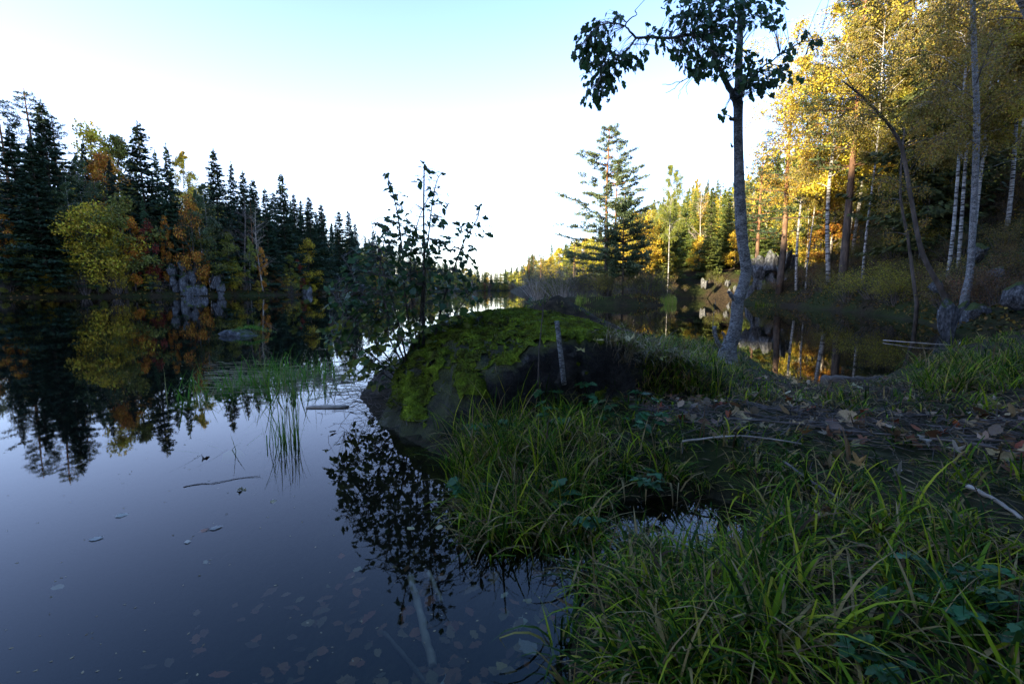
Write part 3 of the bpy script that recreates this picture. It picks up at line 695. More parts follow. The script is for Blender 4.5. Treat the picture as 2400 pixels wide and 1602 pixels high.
def fill(n_, xr, yr, skyl, mix, grp, ur, dmin=2.5, sep=2.2, hmax=21, tries=26000):
    got = []; cnt = 0
    X = np.random.default_rng(n_).uniform(xr[0], xr[1], tries); Y = np.random.default_rng(n_+1).uniform(yr[0], yr[1], tries)
    D = shore_d(X, Y); Z = H(X, Y)
    for x, y, d, z in zip(X, Y, D, Z):
        if cnt >= n_: break
        if d < dmin or d > 75: continue
        u, v = proj(x, y, z)
        if not (ur[0] < u < ur[1]): continue
        if any((x-a)**2+(y-b)**2 < (sep*(1+y*.008))**2 for a, b in got): continue
        vl = np.interp(u, skyl[:, 0], skyl[:, 1]); zt = at(u, vl, y)[2]
        kind, c, hr, w, lab = random.choices(mix, [m[5] for m in mix])[0][:5]
        hh = min(random.uniform(*hr)*(1.15 if d > 18 else 1), (zt-z)*random.uniform(.84, 1.02))
        if hh < 3.2: continue
        got.append((x, y)); cnt += 1
        plant(kind, x, y, hh, jit(c, .25) if c else None, lab, grp, z, w*random.uniform(.85, 1.15)*max(.8, min(1.6, 9/hh if kind == 'spruce' else 1)))
    return cnt
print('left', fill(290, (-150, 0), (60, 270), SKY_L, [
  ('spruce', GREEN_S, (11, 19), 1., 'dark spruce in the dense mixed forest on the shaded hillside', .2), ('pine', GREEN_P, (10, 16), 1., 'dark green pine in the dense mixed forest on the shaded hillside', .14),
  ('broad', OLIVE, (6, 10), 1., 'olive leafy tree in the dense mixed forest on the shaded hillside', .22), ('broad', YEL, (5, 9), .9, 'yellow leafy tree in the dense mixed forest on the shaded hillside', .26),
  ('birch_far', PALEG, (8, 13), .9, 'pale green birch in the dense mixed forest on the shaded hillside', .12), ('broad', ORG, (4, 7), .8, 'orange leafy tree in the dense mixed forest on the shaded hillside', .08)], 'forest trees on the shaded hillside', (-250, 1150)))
# shoreline shrubs on the left bank
def shore_pts(i0, i1, step, inl=1.0):
    pts = []
    for a, b in zip(LAKE[i0:i1], LAKE[i0+1:i1+1]):
        m = max(1, int(np.hypot(*(b-a))/step)); nrm = np.array([-(b-a)[1], (b-a)[0]]); nrm = nrm/np.linalg.norm(nrm)
        for q in range(m):
            p = a+(b-a)*(q+random.random())/m
            for s_ in (1, -1):
                pp = p+s_*nrm*inl*random.uniform(.4, 1.6)
                if shore_d([pp[0]], [pp[1]])[0] > .2: pts.append(pp); break
    return pts
for p in shore_pts(1, 10, 1.5, .9):
    u, v = proj(p[0], p[1], .5)
    if u < -200 or 385 < u < 510: continue
    kd, c = random.choice([('shrubby', OLIVE), ('shrubby', YG), ('shrubby', YEL), ('barebush', None), ('shrubby', OLIVE), ('shrubby', (.2, .1, .03))])
    lab = {'barebush': 'leafless brown shrub on the shaded waterline'}.get(kd, {OLIVE: 'olive shrub on the shaded waterline', YG: 'yellow green shrub on the shaded waterline', YEL: 'dull yellow shrub on the shaded waterline'}.get(c, 'brown leaved shrub on the shaded waterline'))
    plant(kd, p[0], p[1], random.uniform(2., 4.5), jit(c, .25) if c else None, lab, 'shrubs along the shaded waterline', None, random.uniform(.8, 1.2))

# ------------------------------------------------------------------ right-hand bank
hp = pine(25, 13.3, 3.9, .17, 1.7, second=(.8, .25, 10.6), el=.24)
pz = h1(*at(1425, 690, 36)[:2]); pp = at(1424, 676, 36)
e = thing('pine_tree', 'tall twin trunked pine with flat layered boughs behind the reed bed', 'tree', (pp[0]-.2, pp[1], pz-.1)); 
obj('trunk', hp[0], e); obj('crown', hp[1], e, color=(.10, .13, .055))
PROTO['smallpine'] = [(pine(27, 6.6, 2.2, .2, 1.2), 6.6)]; NAMES['smallpine'] = NAMES['pine']
plant_px('smallpine', 1465, 452, 34.5, (.06, .09, .035), 'shorter dark pine with single trunk beside the twin trunked pine', None, .8, 0)
plant_px('pine', 1240, 600, 90, GREEN_P, 'dark pine over the water on the point beyond the bare bushes', None, 1.6, 0)
plant_px('pine', 1268, 590, 88, GREEN_P, 'dark blunt pine crowding the point beyond the bare bushes', None, 1.5, 1)
plant_px('birch', 1576, 384, 52, YG, 'tall slim yellow green birch with white trunk beyond the reed bed', None, .75, 1)
plant_px('bare', 1650, 400, 66, None, 'pale leafless tree with spreading branches on the sunny slope', None, .9, 1)
right = [ # kind,u,vtop,vbase,depth,colour,wide,var,label
 ('pine', 1862, 180, 640, 33, GREEN_P, 1.15, 0, 'dark pine reaching its boughs over the cliff by the cove'),
 ('pine', 1790, 345, 640, 44, GREEN_P, 1.2, 1, 'dark low pine filling the gap behind the grey foreground trunk'),
 ('birch', 1907, 118, 645, 28, (.36, .25, .035), .95, 0, 'golden birch with thin pale trunk above the cliff edge'),
 ('birch', 1928, 200, 668, 26, (.2, .16, .03), .7, 1, 'slim white trunked birch leaning gently by the yellow bush'),
 ('birch', 1995, -90, 655, 25.5, GOLD, 1.1, 2, 'tallest golden birch with sunlit crown top'),
 ('birch', 2088, -60, 668, 20, (.2, .16, .03), .7, 1, 'straight white trunked birch on the mossy bank'),
 ('birch', 2060, -40, 640, 30, GOLD, 1.1, 0, 'golden birch standing behind the thick dark trunk'),
 ('pine', 2040, -120, 643, 26.5, (.05, .07, .025), .9, 1, 'thick dark trunked pine among the golden birches'),
 ('spruce', 2228, -150, 552, 22, (.06, .07, .02), .9, 0, 'dark straight trunked spruce on the upper bank'),
 ('birch', 2315, -260, 522, 17.5, (.2, .155, .03), .75, 0, 'white black banded birch on the upper bank, nearest the smooth grey trunk'),
 ('birch', 2340, -260, 522, 18.2, (.2, .155, .03), .75, 2, 'white black banded birch on the upper bank, middle one of three'),
 ('birch', 2372, -220, 516, 17.6, (.2, .155, .03), .75, 1, 'white black banded birch on the upper bank, outermost of three from the grey trunk'),
 ('birch', 2150, -60, 600, 27, (.24, .18, .03), 1., 0, 'golden leaved birch rising behind the leaning grey trunk'),
 ('birch', 2200, 20, 590, 30, YEL, 1., 2, 'yellow birch in the thicket behind the leaning grey trunk'),
]
for k, u, vt, vb, dep, c, w, var, lab in right:
    plant_px(k, u, vt, dep, c, lab, 'three banded birches on the upper bank' if 'black banded' in lab else None, w, var, None)
# hand-shaped trunks close to the water
def drawn_tree(name, pxs, depth, widths, label, bark, crown_at, color, nl, ls=.055):
    P = np.array([at(u, v, depth) for u, v in pxs]); P = spline(P, 26); R = np.interp(np.linspace(0, 1, 26), np.linspace(0, 1, len(widths)), widths)*depth/F/2
    b = P[0].copy(); z0 = h1(b[0], b[1]); P[0, 2] = min(P[0, 2], z0-.1)
    e = thing(name, label, 'tree', tuple(P[0])); tk = Geo(); tk.tube(P-P[0], R, 10); br = Geo(); cr = Geo()
    for (f0, f1, nbr, L) in crown_at:
        for q in range(nbr):
            f = random.uniform(f0, f1); p0 = np.array([np.interp(f, np.linspace(0, 1, 26), P[:, c]) for c in range(3)]); a = random.uniform(0, 6.28)
            l = L*random.uniform(.5, 1.2); p1 = p0+np.array([math.cos(a)*l, math.sin(a)*l, l*random.uniform(.0, .5)])
            bp = spline([p0, (p0+p1)/2+np.array([0, 0, .12*l]), p1], 6); br.tube(bp-P[0], np.linspace(.016, .004, 6), 4, False)
            for k in range(6):
                t0 = random.uniform(.3, 1); c0 = p0*(1-t0)+p1*t0; c1 = c0+rng.normal(0, .25*l, 3)-np.array([0, 0, .1*l])
                br.tube([c0-P[0], c1-P[0]], [.006, .002], 3, False)
                m = max(1, nl//(nbr*6*len(crown_at))); tp = rng.random(m)[:, None]
                cr.leaves(c0*(1-tp)+c1*tp-P[0]+rng.normal(0, .10, (m, 3)), hang(m, .6), unit(m), rng.uniform(.7, 1.2, m)*ls, rng.uniform(.5, .8, m)*ls)
    obj('trunk', tk.mesh('trunk', M[bark], True), e); obj('twigs', br.mesh('twigs', M['bark_twig']), e)['kind'] = 'stuff'; obj('crown', cr.mesh('crown', M['leaf']), e, color=color)
drawn_tree('leaning_tree', [(2222, 712), (2200, 668), (2160, 588), (2134, 459), (2108, 332), (2040, 245), (1975, 190)], 14, [14, 11, 9, 8, 6, 3], 'dark grey trunk leaning and curving out over the water', 'bark_dark', [(.5, .98, 16, 1.6)], (.30, .2, .03), 5200)
drawn_tree('grey_tree', [(2262, 690), (2273, 640), (2281, 510), (2287, 380), (2289, 255), (2283, 120), (2280, -60), (2285, -300)], 13, [19, 13, 12, 12, 10, 9, 6], 'smooth pale grey trunk with white foot rising straight from the mossy bank', 'bark_alder', [(.45, .98, 22, 1.8)], (.26, .18, .03), 9000)
drawn_tree('thin_tree', [(2150, 720), (2140, 650), (2128, 560), (2110, 450), (2120, 300)], 16, [9, 7, 6, 5, 3], 'thin dark crooked stem beside the leaning grey trunk', 'bark_dark', [(.5, .98, 8, 1.)], (.3, .19, .03), 2200)
# twiggy boughs that enter from outside, held by a tree on the bank
drawn_tree('overhanging_birch', [(2490, 640), (2480, 400), (2440, 150), (2380, -20), (2250, -60), (2120, 10)], 11, [26, 22, 18, 14, 9, 4], 'birch bough arching over the bank with sparse dark twigs', 'bark_birch', [(.45, .99, 26, 1.5)], (.2, .14, .03), 5200, .05)
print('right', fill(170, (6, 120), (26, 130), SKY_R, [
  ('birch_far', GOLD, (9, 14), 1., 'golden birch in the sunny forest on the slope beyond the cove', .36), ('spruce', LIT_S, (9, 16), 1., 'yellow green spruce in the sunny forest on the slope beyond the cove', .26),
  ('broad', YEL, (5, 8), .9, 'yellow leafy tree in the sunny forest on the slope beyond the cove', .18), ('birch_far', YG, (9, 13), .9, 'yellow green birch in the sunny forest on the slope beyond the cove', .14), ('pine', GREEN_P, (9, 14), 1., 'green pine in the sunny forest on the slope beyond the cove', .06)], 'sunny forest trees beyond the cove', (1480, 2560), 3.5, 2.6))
print('cove', fill(80, (12, 60), (50, 105), SKY_R, [
  ('birch_far', GOLD, (8, 13), 1., 'golden birch on the sunny slope behind the cove', .3), ('spruce', LIT_S, (9, 16), 1., 'yellow green spruce on the sunny slope behind the cove', .4), ('broad', YEL, (4, 7), 1., 'yellow shrub tree on the sunny slope behind the cove', .3)], 'trees on the sunny slope behind the cove', (1480, 1860), 2.5, 2.0))
print('bank', fill(62, (12, 48), (13, 44), SKY_R, [
  ('birch', (.42, .33, .035), (8, 13), 1., 'golden birch in the thicket on the wooded bank', .7), ('birch_low', (.34, .27, .035), (4, 8), 1., 'low yellow birch in the thicket on the wooded bank', .35), ('birch_low', (.14, .13, .025), (3.5, 7), 1., 'low olive gold birch in the thicket on the wooded bank', .3)], 'birch thicket on the wooded bank', (1900, 2560), 2.2, 2.2))
print('hill', fill(95, (22, 85), (34, 80), SKY_R, [
  ('birch_far', GOLD, (8, 14), 1., 'bright golden birch on the sunlit slope behind the wooded bank', .45), ('broad', GOLD, (4, 8), 1.1, 'bright golden shrub tree on the sunlit slope behind the wooded bank', .3), ('spruce', LIT_S, (8, 14), 1., 'yellow green spruce on the sunlit slope behind the wooded bank', .15), ('broad', (.36, .18, .03), (3.5, 6), 1.1, 'russet shrub tree on the sunlit slope behind the wooded bank', .1)], 'sunlit trees behind the wooded bank', (1780, 2480), 3, 2.0))
print('far', fill(100, (-4, 60), (80, 275), SKY_R, [
  ('broad', GOLD, (7, 11), 1., 'golden tree on the sunny far shore', .4), ('spruce', LIT_S, (9, 15), 1.2, 'yellow green spruce on the sunny far shore', .35), ('pine', GREEN_P, (8, 13), 1.2, 'green pine on the sunny far shore', .25)], 'trees of the sunny far shore', (1140, 1500), 2, 2.4))
print('far end', fill(90, (-60, 40), (255, 330), np.array([(900, 600), (1000, 606), (1100, 618), (1150, 636), (1300, 590)]), [
  ('spruce', (.03, .06, .03), (9, 15), 1.3, 'dark spruce at the far end of the lake', .7), ('broad', OLIVE, (7, 10), 1.3, 'olive tree at the far end of the lake', .3)], 'trees at the far end of the lake', (880, 1300), 2, 2.4))
# bushes on the point and along the right-hand waterline
for u, v, dep, kd, c, hh, lab in [(1262, 690, 39, 'barebush', None, 2.6, 'leafless grey bush'), (1290, 690, 38, 'bush', (.11, .12, .03), 2.6, 'x'), (1315, 690, 37, 'barebush', None, 2.8, 'leafless grey bush'), (1345, 690, 36, 'bush', (.12, .12, .03), 2.2, 'x'), (1235, 690, 42, 'barebush', None, 2.0, 'leafless grey bush'), (1370, 690, 35.5, 'barebush', None, 2.2, 'leafless grey bush'),
    (1395, 690, 34.5, 'bush', (.25, .2, .03), 2.0, 'yellow'), (1425, 690, 34.2, 'bush', (.2, .18, .03), 1.6, 'yellow'), (1480, 690, 34.5, 'bush', (.16, .16, .03), 1.9, 'yellow'), (1505, 690, 35, 'barebush', None, 2.4, 'leafless'), (1530, 690, 36, 'bush', (.12, .12, .03), 2.2, 'x'), (1555, 690, 37, 'barebush', None, 2., 'leafless')]:
    p = at(u, v, dep)
    plant(kd, p[0], p[1], hh, jit(c, .15) if c else None, ('olive leaved bush on the low point by the twin trunked pine' if lab == 'x' else 'yellow leaved bush at the foot of the twin trunked pine') if c else 'leafless grey twiggy bush on the low point by the twin trunked pine', 'bushes on the low point', None, 1.1)
for u, v, dep, hh, w in [(1890, 690, 24.5, 1.5, 1.3), (1935, 690, 22, 1.7, 1.4), (1975, 700, 20, 1.5, 1.3), (1925, 700, 21, 1.2, 1.4), (2010, 690, 20, 1.3, 1.2)]:
    p = at(u, v, dep)
    while shore_d([p[0]+.5], [p[1]])[0] < .35: p[0] += .25
    plant('bush', p[0]+.5, p[1], hh, jit((.30, .25, .03), .15), 'low yellow leaved bush overhanging the water below the white birches', 'yellow bushes below the birches', None, w)
for p in shore_pts(13, 33, 1.6, 1.6):
    if p[1] < 9.5 or (1 < p[0] < 13 and 30 < p[1] < 40): continue
    kd, c = random.choice([('bush', OLIVE), ('bush', OLIVE), ('bush', (.16, .09, .03)), ('bush', (.2, .16, .03))])
    plant(kd, p[0], p[1], random.uniform(.7, 1.6), jit(c, .25) if c else None, {OLIVE: 'olive undergrowth shrub along the rocky bank', (.16, .09, .03): 'brown undergrowth shrub along the rocky bank', None: 'leafless undergrowth shrub along the rocky bank'}.get(c, 'dull yellow undergrowth shrub along the rocky bank'), 'undergrowth along the rocky bank', None, 1.1)
for k in range(230):
    u = random.uniform(1760, 2480); dep = random.uniform(12, 34); p = at(u, 690, dep)
    if shore_d([p[0]], [p[1]])[0] < .8 or h1(p[0], p[1]) > 9: continue
    c = random.choice([OLIVE, (.2, .14, .03), (.14, .08, .03), (.05, .07, .02)])
    plant('bush', p[0], p[1], random.uniform(.5, 1.3), jit(c, .2), 'low brown and olive undergrowth shrub on the wooded bank', 'undergrowth on the wooded bank', None, 1.3)
# fallen leaves and low plants carpeting the banks
def litter(name, n_, xr, yr, size, stops, label, dmax=30):
    r = np.random.default_rng(n_); X = r.uniform(*xr, n_); Y = r.uniform(*yr, n_); D = shore_d(X, Y); Z = H(X, Y); U = 1200+F*X/np.maximum(Y, 1)
    ok = (D > .1) & (D < dmax) & (U > -200) & (U < 2650); X, Y, Z = X[ok], Y[ok], Z[ok]; m = len(X)
    g_ = Geo(); d_ = r.normal(size=(m, 3)); d_[:, 2] = np.abs(d_[:, 2])*.6
    g_.leaves(np.stack([X, Y, Z], 1), d_, np.array([[0, 0, 1.]])+r.normal(0, .5, (m, 3)), r.uniform(.5, 1.3, m)*size, r.uniform(.4, .9, m)*size)
    o_ = obj(name, g_.mesh(name, grass_mat(name, stops, .2))); o_['kind'] = 'stuff'; tag(o_, label, 'leaf litter')
ST = [(0, (.03, .04, .01)), (.35, (.07, .08, .02)), (.55, (.12, .07, .025)), (.8, (.2, .11, .03)), (1, (.3, .2, .04))]
litter('leaf_litter', 150000, (9, 46), (9.5, 46), .12, ST, 'brown and yellow leaf litter covering the wooded bank', 24)
litter('leaf_litter', 60000, (-110, -20), (45, 150), .45, ST, 'dark leaf litter and low plants on the hillside across the lake', 26)
# unseen trees behind and beside the camera, added to darken the near shore
for x, y, k, hh, w in [(7.8, 1.2, 'birch', 11, 1.), (2.6, -4.5, 'pine', 14, 1.), (6, -4, 'spruce', 17, 1.3), (10, -1, 'pine', 15, 1.4), (-3.5, -7, 'birch', 12, 1.2), (13, 3, 'spruce', 16, 1.3), (2, -8, 'spruce', 18, 1.3), (-8, -9, 'spruce', 16, 1.2), (12.5, 6.2, 'birch', 11, 1.1)]:
    plant(k, x, y, hh, jit(GOLD if k == 'birch' else GREEN_P), {'birch': 'golden birch', 'pine': 'dark pine', 'spruce': 'dark spruce'}[k]+' added out of view to shade the near shore', 'unseen trees added to shade the near shore', None, w)
#SECTION3
# ------------------------------------------------------------------ leaves as pieces
def leaf_arrays(seed, fold=.25, curl=.2, asp=.8):
    r = np.random.default_rng(seed); n_ = 9; t_ = np.linspace(0, 1, n_)
    w = np.sin(np.pi*t_**.8)**.7*asp*.5; wl = w*(1+.16*r.normal(size=n_))*(1-.16*(np.arange(n_) % 2)); wr = w*(1+.16*r.normal(size=n_))*(1-.16*(np.arange(n_) % 2))
    for w in (wl, wr): w[0] = .02; w[-1] = 0.
    side = .12*r.normal()
    mid = np.stack([side*t_**2, t_, -curl*t_**2], 1); Lf = mid+np.stack([-wl, .05*r.normal(size=n_), fold*wl*(1+.8*r.normal(size=n_))], 1); Rt = mid+np.stack([wr, .05*r.normal(size=n_), fold*wr*(1+.8*r.normal(size=n_))], 1)
    V = np.vstack([mid, Lf, Rt]); Q = []
    for i_ in range(n_-1): Q += [(i_, i_+1, n_+i_+1, n_+i_), (i_, 2*n_+i_, 2*n_+i_+1, i_+1)]
    V = np.vstack([V, [(0, -.22, .03), (.015, 0, 0), (-.015, 0, 0)]]); b = 3*n_
    return V, np.array(Q), np.array([(b, b+1, b+2)])
LA = [leaf_arrays(880+k, .1+.08*(k % 4), .05+.09*(k % 5), .6+.07*(k % 4)) for k in range(8)]
def leaf_piece(seed, teeth=6, fold=.25, curl=.2, asp=.8, mat='bigleaf', holes=True):
    g_ = Geo(); g_.add(*leaf_arrays(seed, fold, curl, asp)); return g_.mesh('leaf', M[mat], True)
def join_leaf(g_, p_, d_, size):
    V, Q, T_ = random.choice(LA); m = np.array(rot_to(d_, random.uniform(-1.2, 1.2)).to_matrix()); g_.add(p_+size*(V@m.T), Q, T_)
def maple_piece(seed, mat='dead', curl=.25):
    r = np.random.default_rng(seed); pts = []
    lobes = [(-118, .42), (-95, .2), (-62, .78), (-38, .34), (0, 1.), (38, .34), (62, .78), (95, .2), (118, .42), (180, .12)]
    fine = []
    for k in range(len(lobes)-1):
        (a0, r0), (a1, r1) = lobes[k], lobes[k+1]
        fine.append((a0, r0)); fine.append(((a0+a1)/2+r.normal()*3, (r0+r1)/2*(1.12 if k % 2 == 0 else .95)))
    fine.append(lobes[-1])
    V = [(0, 0, 0)]
    for a, q in fine:
        a = math.radians(90-a); q = q*.55*(1+.06*r.normal()); x, y = q*math.cos(a), q*math.sin(a); rr = x*x+y*y
        V.append((x, y, curl*rr*(1+.8*r.normal())+.04*r.normal()))
    n_ = len(fine); T_ = [(0, k+1, (k+1) % n_+1) for k in range(n_)]
    V += [(.012, -.06, 0), (-.012, -.06, 0), (0, -.5, .06)]; b = n_+1; T_.append((b, b+1, b+2))
    g_ = Geo(); g_.add(V, None, T_); return g_.mesh('leaf', M[mat])
LEAF = [leaf_piece(900+k, fold=.08+.07*(k % 5), curl=.02+.07*(k % 6), asp=.58+.06*(k % 4)) for k in range(12)]
DEADL = [leaf_piece(930+k, fold=.1+.1*k, curl=-.1+.15*k, asp=.6+.08*(k % 3), mat='dead') for k in range(5)]
FLATL = [leaf_piece(950+k, fold=.03, curl=.02, asp=.62+.1*(k % 3), mat='dead') for k in range(4)]
MAPLE = [maple_piece(960+k, curl=.25+.25*k) for k in range(4)]
def rot_to(d, roll=0.):
    q = Vector(d).to_track_quat('Y', 'Z'); return (q.to_matrix() @ Matrix.Rotation(roll, 3, 'Y')).to_euler()
def add_leaf(parent, p, d, size, color, meshes=LEAF, roll=None):
    o_ = obj('leaf', random.choice(meshes), parent, tuple(p), color); o_.rotation_euler = rot_to(d, random.uniform(-1.2, 1.2) if roll is None else roll)
    o_.scale = (size,)*3; return o_

# ------------------------------------------------------------------ grey foreground tree
DT = 6.2
tree_px = [(1706, 842), (1706, 822), (1717, 793), (1726, 752), (1729, 708), (1741, 673), (1749, 635), (1744, 591), (1738, 547), (1736, 503), (1733, 444), (1732, 400), (1730, 319), (1730, 240)]
tw = [50, 38, 30, 28, 26, 25, 24, 23, 24, 24, 23, 21, 19, 20]
P = np.array([at(u, v, DT) for u, v in tree_px]); base = P[0].copy(); base[2] = h1(base[0], base[1])-.08; P[0] = base
ht = thing('grey_alder_tree', 'crooked grey barked tree with dark green leaves on the grassy shore', 'tree', tuple(base))
Ps = spline(P-base, 60); Rs = np.interp(np.linspace(0, 1, 60), np.linspace(0, 1, len(tw)), tw)*DT/F/2
g = Geo(); g.tube(Ps, Rs, 28)
V = g.V[0]; k = 60*28; ctr = np.repeat(Ps, 28, 0); dr = V[:k]-ctr
lump = 1+.10*noise3(V[:k]*np.array([1, 1, .8]), 7, 5)+.14*np.clip(noise3(V[:k]*np.array([1, 1, 2.2]), 9, 8), -.4, .6)*sstep(.6, 1.2, V[:k, 2])*sstep(2.9, 2.2, V[:k, 2])+.05*noise3(V[:k]*np.array([1, 1, 3]), 22, 9)
V[:k] = ctr+dr*lump[:, None]
obj('trunk', g.mesh('trunk', M['bark_alder'], True), ht)
def limb(pxs, w, dd=(0, 0), sides=8, nm='branch', dep=DT):
    q = np.array([at(u, v, dep+dd[0]+(dd[1]-dd[0])*i_/(len(pxs)-1)) for i_, (u, v) in enumerate(pxs)])-base
    m = max(8, 3*len(pxs)); q = spline(q, m); q[2:-1] += np.random.default_rng(int(pxs[0][0])).normal(0, .006, (m-3, 3)); gg = Geo(); gg.tube(q, np.interp(np.linspace(0, 1, m), np.linspace(0, 1, len(w)), w)*dep/F/2, sides)
    obj(nm, gg.mesh(nm, M['bark_alder'], True), ht); return q
L_right = limb([(1730, 245), (1731, 207), (1732, 128), (1735, 60), (1738, 0), (1745, -120), (1740, -260)], [20, 17, 16, 14, 13, 9, 4], (0, .2))
L_left = limb([(1728, 245), (1718, 222), (1699, 185), (1679, 143), (1667, 96), (1668, 48), (1650, -30), (1630, -140)], [19, 14, 12, 11, 9, 8, 6, 3], (0, -.3))
L_hor = limb([(1669, 82), (1640, 82), (1587, 86), (1535, 88), (1491, 89)], [8, 7, 6, 5, 5], (-.18, -.5), 6)
L_hu = limb([(1491, 90), (1478, 75), (1467, 61), (1472, 48), (1492, 36), (1488, 25)], [5, 4, 3, 2, 2], (-.5, -.6), 5)
L_hd = limb([(1491, 90), (1479, 105), (1459, 128), (1437, 143), (1415, 165), (1400, 200)], [5, 4, 3, 3, 2, 1.5], (-.5, -.7), 5)
L_hl = limb([(1467, 62), (1440, 55), (1410, 60), (1380, 85), (1365, 110)], [3, 3, 2, 2, 1.5], (-.6, -.8), 5)
L_rb = limb([(1736, 222), (1785, 163), (1817, 137), (1855, 112), (1890, 96), (1922, 92)], [6, 4, 3, 3, 2, 1.5], (0, -.3), 5)
L_dead = limb([(1700, 120), (1650, 160), (1620, 180), (1580, 195), (1552, 198)], [3, 2.5, 2, 1.5, 1], (-.2, -.4), 4, 'dead_twig')
for a in [[(1620, 180), (1600, 205), (1590, 232)], [(1600, 188), (1575, 210), (1560, 218)], [(1635, 170), (1610, 200), (1612, 222)]]: limb(a, [1.5, 1], (-.3, -.35), 4, 'dead_twig')
limb([(1716, 279), (1705, 268), (1692, 255)], [4, 2, 1.5], (-.1, -.15), 5); limb([(1712, 335), (1714, 340), (1718, 345)], [2, 4, 6], (-.1, -.05), 5, 'twig')
limb([(1690, 812), (1678, 795), (1676, 765)], [11, 9, 8], (-.1, -.12), 8, 'stub'); limb([(1700, 805), (1697, 790), (1694, 778)], [8, 6, 5], (-.2, -.2), 7, 'stub')
limb([(1722, 702), (1712, 690), (1708, 682)], [12, 10, 6], (-.1, -.12), 7, 'stub'); limb([(1728, 280), (1716, 279), (1712, 277)], [9, 8, 6], (-.02, -.08), 7, 'stub')
limb([(1680, 800), (1670, 770), (1678, 700)], [2, 1.5, 1], (-.12, -.1), 4, 'twig')
clusters = [(1395, 85, 45, 30), (1375, 120, 35, 24), (1430, 55, 40, 16), (1410, 130, 45, 34), (1440, 150, 38, 22), (1400, 180, 38, 26), (1415, 210, 28, 16), (1385, 225, 22, 8), (1405, 238, 8, 2), (1480, 140, 25, 14), (1505, 125, 16, 6), (1500, 148, 8, 2), (1437, 180, 26, 8),
  (1520, 70, 20, 4), (1560, 85, 25, 6), (1545, 110, 14, 4), (1590, 110, 30, 14), (1610, 130, 34, 20), (1630, 150, 30, 14), (1590, 20, 36, 18), (1620, 40, 45, 28), (1650, 20, 50, 36), (1640, 100, 40, 28), (1680, 90, 40, 36), (1700, 120, 36, 32), (1690, 30, 60, 44), (1665, 150, 36, 22), (1640, 165, 20, 8), (1700, 160, 30, 18),
  (1730, 20, 50, 34), (1760, 30, 40, 20), (1785, 40, 26, 10), (1810, 20, 36, 16), (1820, 50, 24, 10), (1755, 195, 30, 22), (1780, 205, 32, 20), (1800, 190, 26, 12), (1770, 140, 30, 10), (1760, 165, 26, 10), (1815, 160, 20, 7), (1838, 135, 20, 7), (1860, 115, 22, 6), (1890, 80, 16, 5), (1910, 105, 18, 5), (1925, 92, 10, 2), (1815, 185, 26, 8), (1860, 180, 22, 5), (1695, 255, 8, 2), (1688, 270, 8, 2), (1745, 125, 14, 5)]
ring = [p_ for q in (L_right, L_left, L_hor, L_hu, L_hd, L_hl, L_rb) for p_ in q]; ring = np.array(ring)
lv = []
for (u, v, r, c) in clusters:
    for _ in range(int(c*1.9)):
        a = random.uniform(0, 6.28); q = r*math.sqrt(random.random()); p_ = at(u+q*math.cos(a), v+q*math.sin(a)*.9, DT-.45+random.gauss(0, .18))-base; lv.append(p_)
for _ in range(140):                            # the crown goes on above the picture
    p_ = at(1700+random.gauss(0, 110), random.uniform(-330, -20), DT+random.gauss(0, .5))-base; lv.append(p_)
random.shuffle(lv); lv.sort(key=lambda p_: at(0, 0, DT)[2]-base[2] < p_[2])
HG = (.04, .085, .028); tw_ = Geo(); extra = Geo()
for i_, p_ in enumerate(lv):
    d_ = ring[np.argmin(((ring-p_)**2).sum(1))]; D = (p_-d_); D = D/(np.linalg.norm(D)+1e-6)*.5+np.array([random.gauss(0, .4), random.gauss(0, .4), -.75])
    if i_ % 2 == 0: tw_.tube([d_, (d_+p_)/2+np.array([0, 0, .03]), p_], [.004, .003, .0015], 3, False)
    if i_ < 300: add_leaf(ht, p_, D, random.uniform(.055, .10), jit(HG, .35))
    else:
        join_leaf(extra, p_, D, random.uniform(.055, .10))
obj('twigs', tw_.mesh('twigs', M['bark_twig']), ht)
ex = obj('foliage', extra.mesh('foliage', M['herb']), ht, color=HG); ex['kind'] = 'stuff'

# ------------------------------------------------------------------ leafy sapling left of the boulder
DS = 4.7
sb = at(985, 835, DS); sb[2] = .08
sh = thing('alder_sapling', 'many stemmed sapling with dark toothed leaves beside the mossy boulder', 'shrub', tuple(sb))
stems = [([(985, 850), (992, 760), (995, 640), (993, 520), (994, 400), (994, 392)], 9), ([(980, 850), (985, 740), (1000, 600), (1010, 500), (1022, 430), (1035, 405)], 5), ([(975, 850), (955, 740), (945, 620), (935, 520), (920, 450), (908, 412)], 6), ([(972, 850), (930, 740), (900, 640), (880, 560), (870, 520)], 5),
 ([(990, 850), (1030, 740), (1060, 640), (1090, 560), (1115, 520), (1125, 490)], 6), ([(965, 850), (900, 770), (850, 690), (820, 630), (800, 600)], 5), ([(960, 850), (880, 800), (820, 740), (790, 700)], 4), ([(990, 850), (1050, 770), (1085, 710), (1110, 680)], 4), ([(960, 850), (910, 740), (890, 640), (905, 540)], 4), ([(975, 850), (965, 700), (965, 580), (1000, 470), (1040, 455)], 4),
 ([(950, 850), (870, 830), (800, 800), (775, 770)], 4), ([(945, 860), (860, 850), (800, 840)], 3), ([(1000, 850), (1045, 800), (1080, 760)], 3)]
SP = []
for pxs, w in stems:
    dz = random.uniform(-.35, .35); q = np.array([at(u, v, DS+dz*i_/(len(pxs)-1)) for i_, (u, v) in enumerate(pxs)])-sb; q[0] = (random.uniform(-.06, .06), random.uniform(-.06, .06), -.1)
    q = spline(q, 18); gg = Geo(); gg.tube(q, np.linspace(w, 1.6, 18)*DS/F/2, 6); obj('stem', gg.mesh('stem', M['bark_dark'], True), sh); SP.append(q)
SPA = np.vstack([q[4:] for q in SP])
